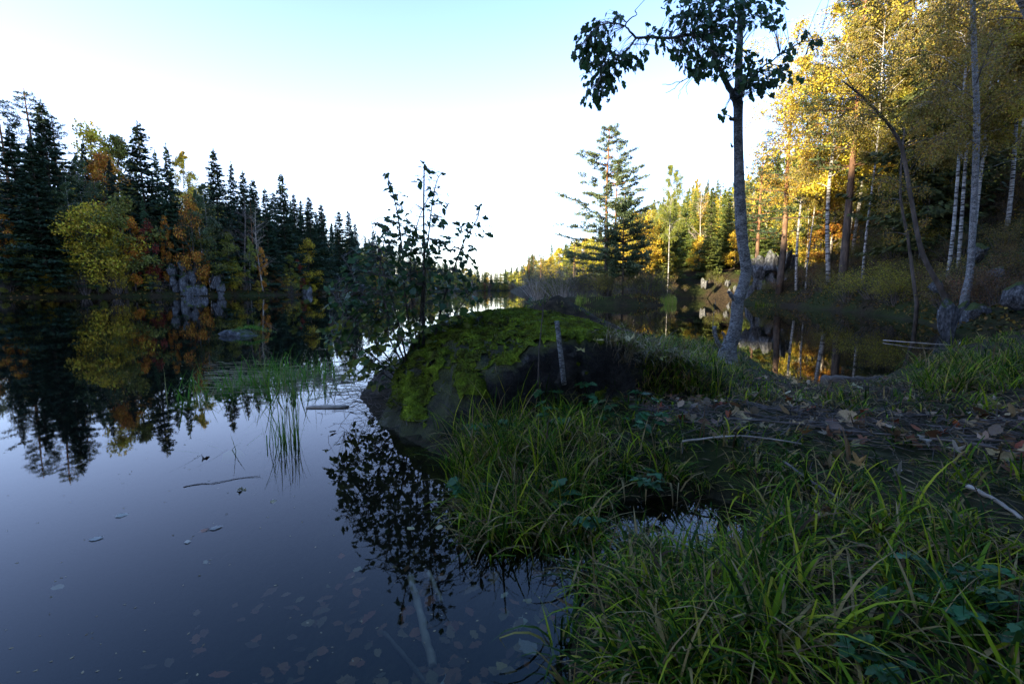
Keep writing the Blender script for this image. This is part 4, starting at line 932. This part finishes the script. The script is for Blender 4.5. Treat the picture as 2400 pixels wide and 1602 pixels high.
cl = [(994, 392, 10, 3), (1020, 408, 16, 3), (985, 420, 14, 4), (905, 410, 10, 2), (905, 435, 14, 3), (925, 460, 22, 7), (945, 485, 20, 5), (1000, 460, 20, 6), (1030, 455, 20, 5), (1035, 480, 16, 4), (1000, 505, 20, 6), (930, 510, 26, 10), (900, 530, 22, 8), (960, 530, 30, 14), (1020, 520, 20, 7), (1090, 540, 24, 8), (1120, 500, 16, 4), (1125, 540, 20, 6), (1090, 580, 20, 6), (890, 570, 34, 18), (940, 570, 36, 22), (990, 570, 30, 16), (1040, 570, 24, 10), (860, 600, 34, 14), (920, 620, 44, 32), (980, 620, 44, 30), (1040, 610, 40, 20), (1085, 625, 34, 14), (830, 640, 34, 16), (800, 690, 30, 12), (870, 680, 46, 30), (940, 690, 50, 36), (1010, 680, 46, 26), (1070, 670, 40, 18), (1105, 690, 24, 8), (820, 740, 44, 26), (890, 750, 50, 36), (960, 760, 46, 30), (1030, 750, 40, 18), (1080, 740, 28, 9), (790, 790, 36, 18), (850, 810, 46, 28), (920, 820, 44, 26), (990, 810, 36, 14), (780, 720, 14, 3), (790, 770, 20, 6), (835, 850, 36, 16), (890, 870, 36, 16)]
lv = []
for (u, v, r, c) in cl:
    for _ in range(int(c*(1.35 if v < 540 else (2.0 if v < 680 else 2.7)))+1):
        a = random.uniform(0, 6.28); q = r*math.sqrt(random.random()); lv.append(at(u+q*math.cos(a), v+q*math.sin(a), DS+random.gauss(-.05, .22))-sb)
random.shuffle(lv); tw_ = Geo(); extra = Geo(); extra2 = Geo()
for i_, p_ in enumerate(lv):
    if p_[2]+sb[2] < .15: continue
    d_ = SPA[np.argmin(((SPA-p_)**2).sum(1))]; D = (p_-d_); l_ = np.linalg.norm(D); D = D/(l_+1e-6)*.9+np.array([random.gauss(0, .45), random.gauss(0, .45), random.gauss(-.1, .35)])
    if l_ < .5: tw_.tube([d_, (d_+p_)/2+np.array([0, 0, .02]), p_], [.0035, .0025, .0015], 3, False)
    low = p_[2] < .95; c_ = random.choice([(.045, .09, .025), (.055, .11, .025), (.07, .10, .022), (.16, .2, .025), (.10, .07, .03)] if low else [(.04, .08, .025), (.05, .095, .028)])
    if i_ < 300 or not low: add_leaf(sh, p_, D, random.uniform(.05, .095), jit(c_, .3))
    else:
        join_leaf(extra if random.random() < .55 else extra2, p_, D, random.uniform(.05, .095))
obj('twigs', tw_.mesh('twigs', M['bark_twig']), sh)
if extra.n:
    ex = obj('foliage', extra.mesh('foliage', M['herb']), sh, color=(.055, .10, .025)); ex['kind'] = 'stuff'
    ex = obj('yellowing_foliage', extra2.mesh('yellowing_foliage', M['herb']), sh, color=(.17, .19, .03)); ex['kind'] = 'stuff'
# dead tangle at the sapling's foot
tg = Geo()
for k in range(420):
    p_ = gp(random.gauss(905, 60), random.gauss(915, 42), .05); p_[2] = max(.0, h1(p_[0], p_[1]))+random.uniform(0, .25); d_ = unit(1)[0]*random.uniform(.1, .4); d_[2] = abs(d_[2])*.5-.03
    tg.tube([p_, p_+d_*.5+rng.normal(0, .02, 3), p_+d_], [.003, .002, .001], 3, False)
o = obj('dead_twigs', tg.mesh('dead_twigs', M['bark_twig'])); o['kind'] = 'stuff'; tag(o, 'tangle of thin dead twigs at the foot of the sapling', 'twigs')

# ------------------------------------------------------------------ grass
def blades(g_, P_, az, lean, bend, L_, W_, K=6):
    n_ = len(P_); t_ = np.linspace(0, 1, K)
    kk = np.where(rng.random(n_) < .28, rng.uniform(.7, 2.2, n_), 0)[:, None]; tk_ = rng.uniform(.3, .8, n_)[:, None]
    th = lean[:, None]+bend[:, None]*t_[None]+kk*(t_[None] > tk_)            # angle from vertical; some blades are kinked
    st = (L_/(K-1))[:, None]
    dx = np.sin(th)*st; dz = np.cos(th)*st
    cx = np.concatenate([np.zeros((n_, 1)), np.cumsum(dx[:, :-1], 1)], 1); cz = np.concatenate([np.zeros((n_, 1)), np.cumsum(dz[:, :-1], 1)], 1)
    ca, sa = np.cos(az)[:, None], np.sin(az)[:, None]
    c_ = np.stack([P_[:, 0:1]+cx*ca, P_[:, 1:2]+cx*sa, P_[:, 2:3]+cz], -1)
    tw = rng.uniform(-.6, .6, n_)[:, None]; w = (W_[:, None]*.5*(1-t_[None]**2.2*.97))
    sx, sy = -np.sin(az[:, None]+tw), np.cos(az[:, None]+tw)
    off = np.stack([sx*w, sy*w, 0*w], -1)
    V_ = np.stack([c_-off, c_+off], 2).reshape(n_*K*2, 3)
    b = (np.arange(n_)*K*2)[:, None]+(np.arange(K-1)*2)[None]
    g_.add(V_, np.stack([b, b+1, b+3, b+2], -1).reshape(-1, 4))
def tufts(g_, C, per, L_, W_, spread, lean=(.05, .7), bend=(.3, 1.9)):
    n_ = len(C)*per; P_ = np.repeat(C, per, 0)+np.concatenate([rng.normal(0, spread, (n_, 2)), np.zeros((n_, 1))], 1)
    ln = rng.uniform(.45, 1.15, n_)*np.repeat(np.broadcast_to(L_, (len(C),)), per)
    blades(g_, P_, rng.uniform(0, 6.28, n_), rng.uniform(*lean, n_), rng.uniform(*bend, n_), ln, rng.uniform(.28, 1.25, n_)**1.3*W_)
def in_boulder(x, y): return (((x-BC[0])/1.75)**2+((y-BC[1])/1.22)**2 < 1) & ((x-BC[0])*.30+(y-BC[1])*-.94 < .80)
rng = np.random.default_rng(99)
X = rng.uniform(-.6, 14, 90000); Y = rng.uniform(.35, 11.5, 90000); dist = np.hypot(X, Y)
keep = rng.random(90000) < np.minimum(1, (2.2/dist)**1.25); X, Y = X[keep], Y[keep]
D_ = shore_d(X, Y); Z_ = H(X, Y)
band = np.exp(-(((Y-(3.3-.22*(X-1.6)))/.36)**2))*sstep(.9, 1.6, X)        # strip of drifted debris
ok = (D_ > -.03) & (D_ < 9) & (Z_ < 1.6) & (~in_boulder(X, Y)) & (rng.random(len(X)) > band*.97) & (vnoise(X*1.3, Y*1.3, 61)+.5 > rng.random(len(X))*.95) & (X < 10.5)
wet = (Z_ < .015) & (D_ > 0); ok &= ~(wet & (rng.random(len(X)) < .93))
PC = np.stack([X, Y, Z_], 1)-CAMP; pf_ = PC@FWD; pu = 1200+F*PC[:, 0]/pf_; pv = 801-F*(PC@UP)/pf_
gap = (pu > 1755) & (pu < 2150) & (pv < 925); short = np.where(gap, .4, 1.)
C = np.stack([X, Y, Z_-.015], 1)[ok]; short = short[ok]; print('tufts', len(C))
dc = np.hypot(C[:, 0], C[:, 1])
nearC = C[dc < 3.6][:430]; farC = C[dc >= 3.6][:1400]; shortF = short[dc >= 3.6][:1400]
g = Geo(); tufts(g, nearC, 20, rng.uniform(.15, .36, len(nearC))*(1-.35*sstep(2.2, 3., nearC[:, 1])*sstep(.8, 1.5, nearC[:, 0])), .0115, .03, (.1, 1.0), (.5, 2.4))
tufts(g, nearC[::2], 16, rng.uniform(.05, .13, len(nearC[::2])), .008, .08, (.4, 1.5), (.2, 1.2))
tufts(g, farC, 16, rng.uniform(.14, .34, len(farC))*.8*shortF, .012, .05, (.1, .9), (.4, 2.2))
# large arching tufts hanging over the water in front of the boulder
for u0, u1, v0, v1, cnt, L_ in [(1090, 1420, 1110, 1215, 34, .34), (1120, 1400, 990, 1080, 30, .36), (1180, 1500, 900, 960, 22, .30), (1360, 1560, 1220, 1330, 16, .26), (1420, 1700, 1400, 1600, 20, .24), (1550, 1700, 800, 860, 26, .3), (2150, 2400, 870, 960, 46, .42), (1350, 1600, 780, 830, 20, .22), (1480, 1900, 1380, 1600, 18, .34), (1750, 2300, 1250, 1560, 16, .3)]:
    cc = np.array([gp(rng.uniform(u0, u1), rng.uniform(v0, v1), .12) for _ in range(cnt)]); cc[:, 2] = np.maximum(H(cc[:, 0], cc[:, 1]), -.03)-.01
    tufts(g, cc, 34, rng.uniform(.8, 1.15, cnt)*L_, .0115, .035, (.1, 1.0), (.6, 2.5))
o = obj('grass', g.mesh('grass', M['grass'])); o['kind'] = 'stuff'; tag(o, 'long arching green and straw coloured sedge covering the marshy shore', 'grass')
print('grass faces', len(o.data.polygons))
# dry hanging straw over the boulder's right shoulder
hp_ = []
for _ in range(4000):
    if len(hp_) >= 620: break
    q, nn = on_boulder(rng.uniform(1420, 1690), rng.uniform(765, 850))
    if q is not None and nn[2] > .15: hp_.append(q)
hp_ = np.array(hp_); n_ = len(hp_)
g = Geo(); blades(g, hp_, rng.normal(-1.57, 1., n_), rng.uniform(.3, 1.2, n_), rng.uniform(.8, 2.2, n_), rng.uniform(.10, .34, n_), rng.uniform(.004, .008, n_))
o = obj('dry_grass', g.mesh('dry_grass', M['straw']), None); o['kind'] = 'stuff'; tag(o, 'dry straw hanging over the shoulder of the mossy boulder', 'grass')

sg = []
for _ in range(900):
    q, nn = on_boulder(rng.uniform(1500, 1700), rng.uniform(770, 920))
    if q is not None: sg.append(q)
sg = np.array(sg[:110]); g = Geo(); tufts(g, sg, 16, rng.uniform(.14, .28, len(sg)), .009, .04, (.1, 1.1), (.5, 2.4))
o = obj('shoulder_grass', g.mesh('shoulder_grass', M['grass'])); o['kind'] = 'stuff'; tag(o, 'green sedge overgrowing the low shoulder of the boulder by the grey tree', 'grass')
for u0, u1, v0, v1, cnt, L_ in [(1150, 1300, 900, 970, 30, .52), (1300, 1480, 890, 950, 22, .34), (1470, 1690, 850, 940, 46, .46), (1080, 1200, 970, 1070, 26, .46), (1100, 1400, 1020, 1180, 26, .42)]:
    cc = np.array([gp(rng.uniform(u0, u1), rng.uniform(v0, v1), .2) for _ in range(cnt)]); cc[:, 2] = np.maximum(H(cc[:, 0], cc[:, 1]), -.03)-.01
    gt = Geo(); tufts(gt, cc, 22, rng.uniform(.7, 1.2, cnt)*L_, .009, .05, (.05, .7), (.2, 1.9))
    o = obj('tall_sedge', gt.mesh('tall_sedge', M['grass'])); o['kind'] = 'stuff'; tag(o, 'tall mixed green and straw sedge growing up against the boulder', 'grass')
tx = rng.uniform(-.3, 5.5, 16000); ty = rng.uniform(.6, 5.5, 16000); ok = (shore_d(tx, ty) > -.02) & (~in_boulder(tx, ty)); tx, ty = tx[ok], ty[ok]; m = len(tx)
dd = rng.normal(size=(m, 3)); dd[:, 2] *= .25
g = Geo(); g.leaves(np.stack([tx, ty, H(tx, ty)+rng.uniform(0, .05, m)], 1), dd, np.array([[0, 0, 1.]])+rng.normal(0, .4, (m, 3)), rng.uniform(.04, .16, m), rng.uniform(.004, .012, m))
o = obj('dead_thatch', g.mesh('dead_thatch', M['thatch'])); o['kind'] = 'stuff'; tag(o, 'matted dead straw lying under the sedge', 'grass')
px = [gp(rng.uniform(-50, 1300), rng.uniform(760, 1600), .001) for _ in range(260)]; px = np.array([q for q in px if shore_d([q[0]], [q[1]])[0] < -.1]); m = len(px); dd = rng.normal(size=(m, 3)); dd[:, 2] = 0
g = Geo(); g.leaves(px, dd, np.tile([[0, 0, 1.]], (m, 1)), rng.uniform(.004, .016, m)*np.clip(px[:, 1]/2.5, 1, 4), rng.uniform(.003, .01, m)*np.clip(px[:, 1]/2.5, 1, 3))
o = obj('floating_specks', g.mesh('floating_specks', M['straw'])); o['kind'] = 'stuff'; tag(o, 'tiny pale specks of pollen and plant bits floating on the lake', 'specks')
# rushes standing in the water, one thing per clump
def rush(u, v, cnt, L_, spread, label, group, lean=(.0, .35), bend=(.0, .5), W_=.0055):
    p_ = gp(u, v); g_ = Geo(); c_ = np.array([[0, 0, -.06]])
    tufts(g_, c_, cnt, L_, W_, spread, lean, bend); g_.tube([(0, 0, -.09), (0, 0, -.03)], [spread*1.6, spread*1.2], 6)
    o_ = obj('rush_clump', g_.mesh('rush_clump', M['rush']), None, tuple(p_)); tag(o_, label, 'rushes', group)
rush(668, 1040, 46, .52, .06, 'tallest upright clump of bright green rushes standing in open water', None, (.0, .4), (.0, .7), .008)
rush(700, 1030, 12, .42, .02, 'narrow upright clump of rushes beside the tallest clump', None, (.0, .18), (.0, .15), .006)
rush(545, 1050, 7, .42, .05, 'few bent rush stems leaning over open water', None, (.5, 1.1), (.1, .6))
for u, v in [(450, 940), (500, 925), (525, 915), (560, 900), (590, 890), (610, 905), (640, 895), (660, 870), (700, 880), (720, 895), (745, 880), (770, 880), (790, 900), (735, 915), (615, 862), (690, 905), (640, 925)]:
    rush(u+random.gauss(0, 4), v+random.gauss(0, 3), random.randint(22, 44), random.uniform(.34, .55), .12, 'loose clump of green rushes in the patch growing out of the lake', 'rush patch in the lake', (.05, .8), (.1, .9), .011)
g = Geo()
for k in range(300):
    p_ = gp(random.uniform(470, 800), random.gauss(885, 20), .004); a = random.gauss(0.05, .3); l_ = random.uniform(.1, .45)
    d_ = np.array([math.cos(a), math.sin(a), 0])*l_; g.tube([p_, p_+d_*.5+np.array([0, .02, 0]), p_+d_], [.003, .003, .0015], 3, False)
o = obj('floating_straw', g.mesh('floating_straw', M['straw'])); o['kind'] = 'stuff'; tag(o, 'mat of pale straw floating among the rushes', 'straw')
# reed bed before the pine, grassy ledge by the cliff
def reedbed(u0, u1, v0, v1, cnt, L_, W_, name, label, matname='reed'):
    C = []
    for _ in range(cnt):
        u = random.uniform(u0, u1); e_ = 1-abs(2*(u-u0)/(u1-u0)-1)**3; v = v1-(v1-v0)*random.random()*e_
        C.append(gp(u, v, 0.))
    C = np.array(C); cnt = len(C); C[:, 2] = -.03; hv = .55+.9*(vnoise(C[:, 0]*1.7, C[:, 1]*1.2, 9)+.4); g_ = Geo(); blades(g_, C, rng.uniform(0, 6.28, cnt), rng.uniform(0, .25, cnt), rng.uniform(0, .5, cnt), L_*rng.uniform(.35, 1.1, cnt)*hv, rng.uniform(.6, 1.2, cnt)*W_, 4)
    o_ = obj(name, g_.mesh(name, M[matname])); o_['kind'] = 'stuff'; tag(o_, label, 'reeds')
reedbed(1350, 1585, 698, 715, 8000, .85, .022, 'reed_bed', 'pale green reed bed standing in the water before the pines')
reedbed(1770, 1875, 706, 716, 2600, .3, .02, 'grassy_ledge', 'short green grass ledge at the foot of the cliff', 'grass')
c_ = ISL+np.array([.25, .35, .2]); P_ = c_+rng.normal(0, 1, (420, 3))*np.array([.28, .1, .0]); P_[:, 2] = .20-.25*np.abs(P_[:, 0]-c_[0])
g = Geo(); blades(g, P_, rng.uniform(0, 6.28, 420), rng.uniform(.1, .9, 420), rng.uniform(.3, 1.4, 420), rng.uniform(.05, .13, 420), np.full(420, .008), 4)
gt_ = obj('islet_grass', g.mesh('islet_grass', M['rush'])); gt_['kind'] = 'stuff'; tag(gt_, 'short yellow green grass growing on the dark rock islet', 'grass')

# ------------------------------------------------------------------ herbs, fallen leaves, sticks
HERB = []
for sdd in range(4):
    rng = np.random.default_rng(700+sdd); st = Geo(); lf = []
    for k in range(6):
        a = rng.uniform(0, 6.28); l_ = rng.uniform(.08, .2); tip = np.array([math.cos(a)*l_*.6, math.sin(a)*l_*.6, l_]); st.tube([(0, 0, -.03), tip*.5+np.array([0, 0, .02]), tip], [.0025, .002, .0015], 4, False)
        for da in (-1.0, 0, 1.0): lf.append((tip, np.array([math.cos(a+da), math.sin(a+da), rng.uniform(-.3, .3)]), rng.uniform(.045, .075)))
    HERB.append((st.mesh('stems', M['herb']), lf))
def herb(p_, label, group, s=1., big=1.):
    st, lf = random.choice(HERB); e_ = thing('herb_plant', label, 'plant', tuple(p_), random.uniform(0, 6.28), s, group)
    obj('stems', st, e_, color=(.06, .12, .03))
    for (t_, d_, z_) in lf: add_leaf(e_, t_, d_, z_*big, jit(random.choice([(.035, .12, .04), (.045, .14, .04), (.06, .13, .05)]), .2), LEAF, random.uniform(-.3, .3))
for u, v in [(1215, 880), (1240, 850), (1120, 985), (1160, 990), (1205, 985), (1310, 960), (1300, 990), (1385, 940), (1420, 960), (1490, 980), (1515, 1010), (1440, 990), (1110, 1085), (1360, 1130), (1510, 1070)]:
    p_ = gp(u, v, .25); p_[2] = h1(p_[0], p_[1]); herb(p_, 'broad leaved green herb growing in the grass before the boulder', 'herbs before the boulder', random.uniform(.9, 1.3), 1.1)
for u, v in [(2220, 1400), (2280, 1380), (2180, 1440), (2320, 1440), (2250, 1470), (2350, 1400), (2150, 1500), (2300, 1520), (2040, 1560), (2380, 1490), (2100, 1600)]:
    p_ = gp(u, v, .2); p_[2] = h1(p_[0], p_[1]); herb(p_, 'low dark green herb in the shady corner beside the sedge', 'herbs in the shady corner', random.uniform(.55, .75), 1.)
for u, v in [(1185, 735), (1225, 728)]:
    p_ = None
    for vv in range(690, 820, 2):
        p_, nn = on_boulder(u, vv)
        if p_ is not None: break
    if p_ is None: continue
    herb(p_, 'small green seedling on the crest of the mossy boulder', 'seedlings on the boulder', .7)
rng = np.random.default_rng(5)
BUFF = (.40, .29, .15); BRN = (.20, .10, .045); ORL = (.42, .12, .03); YEL_L = (.55, .36, .05); PALE = (.42, .38, .25); RUST = (.30, .08, .03)
def fallen(p_, size, c_, meshes, label, group, tilt=.3, name='fallen_leaf'):
    o_ = obj(name, random.choice(meshes), None, tuple(p_), c_); o_.scale = (size,)*3; o_.rotation_euler = (random.gauss(0, tilt), random.gauss(0, tilt), random.uniform(0, 6.28))
    return tag(o_, label, 'leaf', group)
for u, v, s_, c_, lab in [(2015, 1055, .13, (.52, .33, .12), 'large golden brown maple leaf propped on the debris strip'), (2105, 1080, .13, (.36, .33, .27), 'pale grey veined maple leaf propped on the debris strip'), (1950, 1050, .11, BUFF, 'curled buff leaf left of the golden brown maple leaf'), (1972, 1040, .10, BUFF, 'folded buff leaf beside the golden brown maple leaf'), (2075, 1135, .06, YEL_L, 'small bright yellow leaf lying in the grass'), (2180, 1020, .10, (.34, .3, .24), 'twisted pale leaf on the debris near the bank'), (1890, 1000, .13, (.34, .16, .05), 'long reddish brown leaf lying across twigs'), (1850, 960, .1, BUFF, 'buff leaf caught on a twig above the debris'), (2245, 1030, .12, (.42, .36, .28), 'pale curled leaf on the dark debris'), (2015, 960, .07, RUST, 'rust red leaf hanging on a twig over the debris')]:
    p_ = gp(u, v, .32); p_[2] = h1(p_[0], p_[1])+s_*.45
    o_ = fallen(p_, s_, c_, MAPLE if s_ > .1 else DEADL, lab, None); o_.rotation_euler = (random.uniform(.7, 1.2), random.gauss(0, .2), random.gauss(0, .6)+3.14*(random.random() < .5))
for k in range(260):
    x = random.uniform(1.1, 4.6); y = 3.3-.22*(x-1.6)+random.gauss(0, .34); z = h1(x, y)+random.uniform(.01, .05)
    c_ = random.choice([BUFF, BRN, BUFF, (.16, .10, .06), (.2, .14, .1), RUST, (.42, .33, .22), (.3, .2, .1)])
    fallen((x, y, z), random.uniform(.06, .14), jit(c_, .25), DEADL+MAPLE, 'withered brown leaf in the strip of drifted debris', 'leaves in the debris strip', .5)
for k in range(130):
    x = random.uniform(.4, 4.5); y = random.uniform(1.2, 5.5)
    if shore_d([x], [y])[0] < .1 or in_boulder(np.array(x), np.array(y)): continue
    fallen((x, y, h1(x, y)+random.uniform(.02, .07)), random.uniform(.04, .09), jit(random.choice([BUFF, BRN, PALE, BRN]), .25), DEADL, 'dry leaf scattered among the sedge', 'leaves scattered in the sedge', .5)
for u, v, s_, c_ in [(1395, 765, .15, (.5, .4, .12)), (1430, 768, .16, (.46, .38, .16)), (1470, 772, .17, (.5, .42, .18)), (1500, 766, .16, (.45, .45, .12)), (1360, 762, .13, (.45, .38, .12)), (1540, 775, .13, (.4, .4, .1))]:
    p_ = None
    for vv in range(900, 680, -2):
        q, nn = on_boulder(u, vv)
        if q is not None and nn[2] > .45: p_ = q; break
    if p_ is None: continue
    p_ = p_+np.array([0, -.06, .03]); fallen(p_, s_, c_, MAPLE, 'yellow maple leaf resting on the boulder rim', 'maple leaves on the boulder rim', .2)
# sunken leaves on the lake bed and a few afloat
for u, v, s_, c_ in [(125, 1372, .075, (.5, .47, .38)), (478, 1312, .05, (.6, .56, .45)), (830, 1340, .07, (.6, .56, .38)), (800, 1308, .06, ORL), (1190, 1363, .045, (.6, .62, .45)), (1247, 1415, .07, (.58, .52, .3)), (1225, 1444, .08, (.6, .6, .45)), (1290, 1440, .05, (.45, .12, .05)), (1200, 1465, .05, (.5, .38, .25)), (1278, 1480, .05, (.35, .18, .1)), (1255, 1532, .1, (.4, .38, .34)), (1190, 1575, .06, (.5, .38, .15)), (1045, 1585, .09, (.45, .44, .42)), (970, 1240, .05, (.42, .38, .2)), (1028, 1240, .06, (.5, .45, .28)), (640, 1170, .05, (.4, .35, .2)), (270, 1208, .06, (.5, .5, .45)), (240, 1260, .06, (.45, .45, .42)), (490, 1240, .06, (.4, .38, .35)), (440, 1272, .04, (.55, .52, .45)), (490, 1238, .05, (.35, .2, .15)), (830, 1395, .12, (.18, .08, .04)), (650, 1375, .09, (.2, .1, .06)), (1070, 1480, .07, (.2, .06, .03)), (1130, 1500, .06, (.25, .1, .05))]:
    p_ = gp(u, v, -.04); hz = h1(p_[0], p_[1])
    if v < 1290: p_ = gp(u, v, .003); lab, gr, nm = 'pale leaf floating on the still water', 'floating leaves', 'floating_leaf'
    else:
        for _ in range(4): p_ = gp(u, v, hz+.015); hz = h1(p_[0], p_[1])
        p_[2] = hz+.015; lab, gr, nm = 'pale sunken leaf lying on the shallow lake bed', 'pale sunken leaves', 'sunken_leaf'
    o_ = fallen(p_, s_, c_, FLATL, lab, gr, .06, nm)
for k in range(230):
    u = random.choice([random.gauss(1080, 170), random.gauss(800, 200), random.uniform(350, 1400)]); v = random.uniform(1290, 1640); p_ = gp(u, v, -.2)
    if shore_d([p_[0]], [p_[1]])[0] > -.06: continue
    hz = h1(p_[0], p_[1]); fallen((p_[0], p_[1], hz+random.uniform(.005, .02)), random.uniform(.04, .085), jit(random.choice([(.2, .12, .07), (.28, .13, .07), (.14, .09, .06), (.34, .14, .07), (.24, .18, .1)]), .3), FLATL+DEADL[:2], 'brown sunken leaf in the litter on the shallow lake bed', 'brown sunken leaves', .15, 'sunken_leaf')

def stick(name, pts, r0, r1, label, mat='bark_alder', cat='stick', group=None, sides=8, wob=.15):
    pts = np.asarray(pts, float); b = pts[0].copy(); m = max(8, len(pts)*4); q = spline(pts-b, m); rr = np.linspace(r0, r1, m)*(1+.8*wob*np.sin(np.arange(m)*2.1))
    q[1:-1] += rng.normal(0, r0*wob, (m-2, 3))
    g_ = Geo(); g_.tube(q, rr, sides); return tag(obj(name, g_.mesh(name, M[mat], True), None, tuple(b)), label, cat, group)
p0 = at(1322, 900, 3.62); p1 = at(1312, 810, 3.6); p2 = at(1305, 752, 3.62)
stick('wooden_stake', [p0, p1, p2], .021, .019, 'straight grey stake leaning upright against the dark rock face', 'bark_alder', 'stake', None, 12, .03)
stick('dry_stem', [at(1262, 900, 3.4), at(1264, 820, 3.42), at(1272, 735, 3.45), at(1273, 712, 3.45)], .006, .003, 'thin reddish dry stem standing before the boulder', 'bark_dark')
def bedp(u, v, up=.02):
    hz = -.2
    for _ in range(5): p_ = gp(u, v, hz+up); hz = h1(p_[0], p_[1])
    p_[2] = hz+up; return p_
stick('sunken_branch', [bedp(962, 1350, .05), bedp(985, 1430, .04), bedp(1000, 1500, .05), bedp(1014, 1560, .04)], .016, .017, 'thick pale branch lying under water beneath the sapling reflection', 'bark_pale')
stick('sunken_branch', [bedp(1005, 1340, .04), bedp(1025, 1385, .05), bedp(1035, 1410, .04)], .012, .008, 'short pale branch end under water beside the thick branch', 'bark_pale')
stick('sunken_branch', [bedp(900, 1480, .02), bedp(960, 1550, .02), bedp(1030, 1640, .02)], .008, .01, 'thin dark branch lying on the lake bed', 'bark_dark')
stick('floating_twig', [gp(430, 1140, .002), gp(470, 1133, .002), gp(500, 1131, .004), gp(560, 1120, .002), gp(610, 1114, .004)], .0025, .0015, 'thin twig floating on the still water', 'bark_twig')
fallen(gp(478, 1073, .006), .07, (.12, .07, .05), DEADL, 'dark curled leaf floating beside the bent rush stems', None, .1, 'floating_leaf')
fallen(gp(555, 1146, .006), .06, (.3, .25, .14), DEADL, 'pale brown leaf floating near the thin twig', None, .1, 'floating_leaf')
fallen(gp(785, 1008, .01), .08, (.03, .025, .02), DEADL, 'black curled leaf floating off the boulder', None, .1, 'floating_leaf')
# floating board
a, b = gp(722, 953), gp(815, 955); g = Geo(); L_ = np.linalg.norm(b-a); W_ = .07
out = [(-.5, -.5), (-.44, .3), (-.2, .5), (.3, .42), (.5, .3), (.46, -.4), (.1, -.5)]
V = [(x*L_, y*W_, .012) for x, y in out]+[(x*L_, y*W_, -.012) for x, y in out]; n_ = len(out)
g.add(V+[(0, 0, .013), (0, 0, -.013)], [(k, n_+k, n_+(k+1) % n_, (k+1) % n_) for k in range(n_)], [(2*n_, k, (k+1) % n_) for k in range(n_)]+[(2*n_+1, n_+(k+1) % n_, n_+k) for k in range(n_)])
o = obj('floating_board', g.mesh('floating_board', M['bark_pale']), None, tuple((a+b)/2+np.array([0, 0, .004]))); tag(o, 'pale splintered board floating beside the sapling', 'board')
# wood lying at the water on the right
stick('fallen_log', [gp(1930, 888, .04), gp(1985, 893, .07), gp(2060, 896, .06), gp(2140, 902, .04)], .06, .075, 'dark wet log lying half in the water', 'bark_dark', 'log', None, 12)
stick('log_piece', [gp(2062, 912, .16)+np.array([0, -.1, 0]), gp(2110, 920, .16)+np.array([0, -.1, 0]), gp(2165, 930, .15)+np.array([0, -.1, 0])], .055, .05, 'short cut piece of pale grey wood in the grass behind the debris', 'bark_alder', 'log', None, 10)
stick('fallen_branch', [at(2255, 838, 7.6), at(2330, 822, 7.9), at(2420, 800, 8.2), at(2500, 785, 8.4)], .018, .03, 'long pale fallen branch slanting over the dark water', 'bark_pale')
stick('fallen_branch', [at(2228, 832, 8.), at(2240, 815, 8.), at(2252, 800, 8.1)], .012, .008, 'short forked pale branch rising beside the slanting branch', 'bark_pale')
stick('fallen_branch', [gp(2070, 797, .03), gp(2150, 803, .05), gp(2230, 808, .04)], .012, .007, 'thin grey branch lying in the water near the upright rock', 'bark_pale')
for k, (a, b, r_, lab) in enumerate([((1600, 1010), (1880, 1020), .007, 'long straw coloured stalk lying across the debris strip'), ((1840, 1045), (1975, 1120), .008, 'dark bare twig sloping down into the sedge'), ((1815, 1105), (1890, 1155), .012, 'short grey stick half buried in sedge'), ((2270, 1120), (2400, 1190), .011, 'pale stick lying on the ground by the debris'), ((1700, 980), (2000, 1000), .006, 'thin dark stalk among the drifted twigs'), ((1990, 1000), (2390, 1020), .008, 'long dark stick lying along the debris strip'), ((2180, 1010), (2400, 1045), .01, 'brown stick across the debris near the bank')]):
    p0 = gp(*a, .3); p1 = gp(*b, .3); p0[2] = h1(p0[0], p0[1])+.05; p1[2] = h1(p1[0], p1[1])+.05; mid = (p0+p1)/2; mid[2] = h1(mid[0], mid[1])+.06
    stick('stick', [p0, mid, p1], r_, r_*.6, lab, 'bark_pale' if 'straw' in lab or 'pale' in lab else 'bark_twig')
stick('twig', [gp(1870, 1005, .25), at(1868, 950, 3.6), at(1850, 900, 3.7), at(1800, 850, 3.8)], .005, .002, 'thin bare twig arching up from the debris strip', 'bark_twig')
g = Geo()
for k in range(1100):
    x = random.uniform(1., 5.6); y = 3.3-.22*(x-1.6)+random.gauss(0, .26); z = h1(x, y)+random.uniform(.0, .06); a = random.gauss(0, 1.1); l_ = random.uniform(.06, .38)
    d_ = np.array([math.cos(a), math.sin(a)*.8, random.gauss(0, .12)])*l_; p_ = np.array([x, y, z]); g.tube([p_-d_/2, p_+rng.normal(0, .012, 3), p_+d_/2], [.003, .003, .0015], 3, False)
o = obj('drifted_twigs', g.mesh('drifted_twigs', M['bark_twig'])); o['kind'] = 'stuff'; tag(o, 'strip of drifted dark twigs and stalks on the shore', 'twigs')
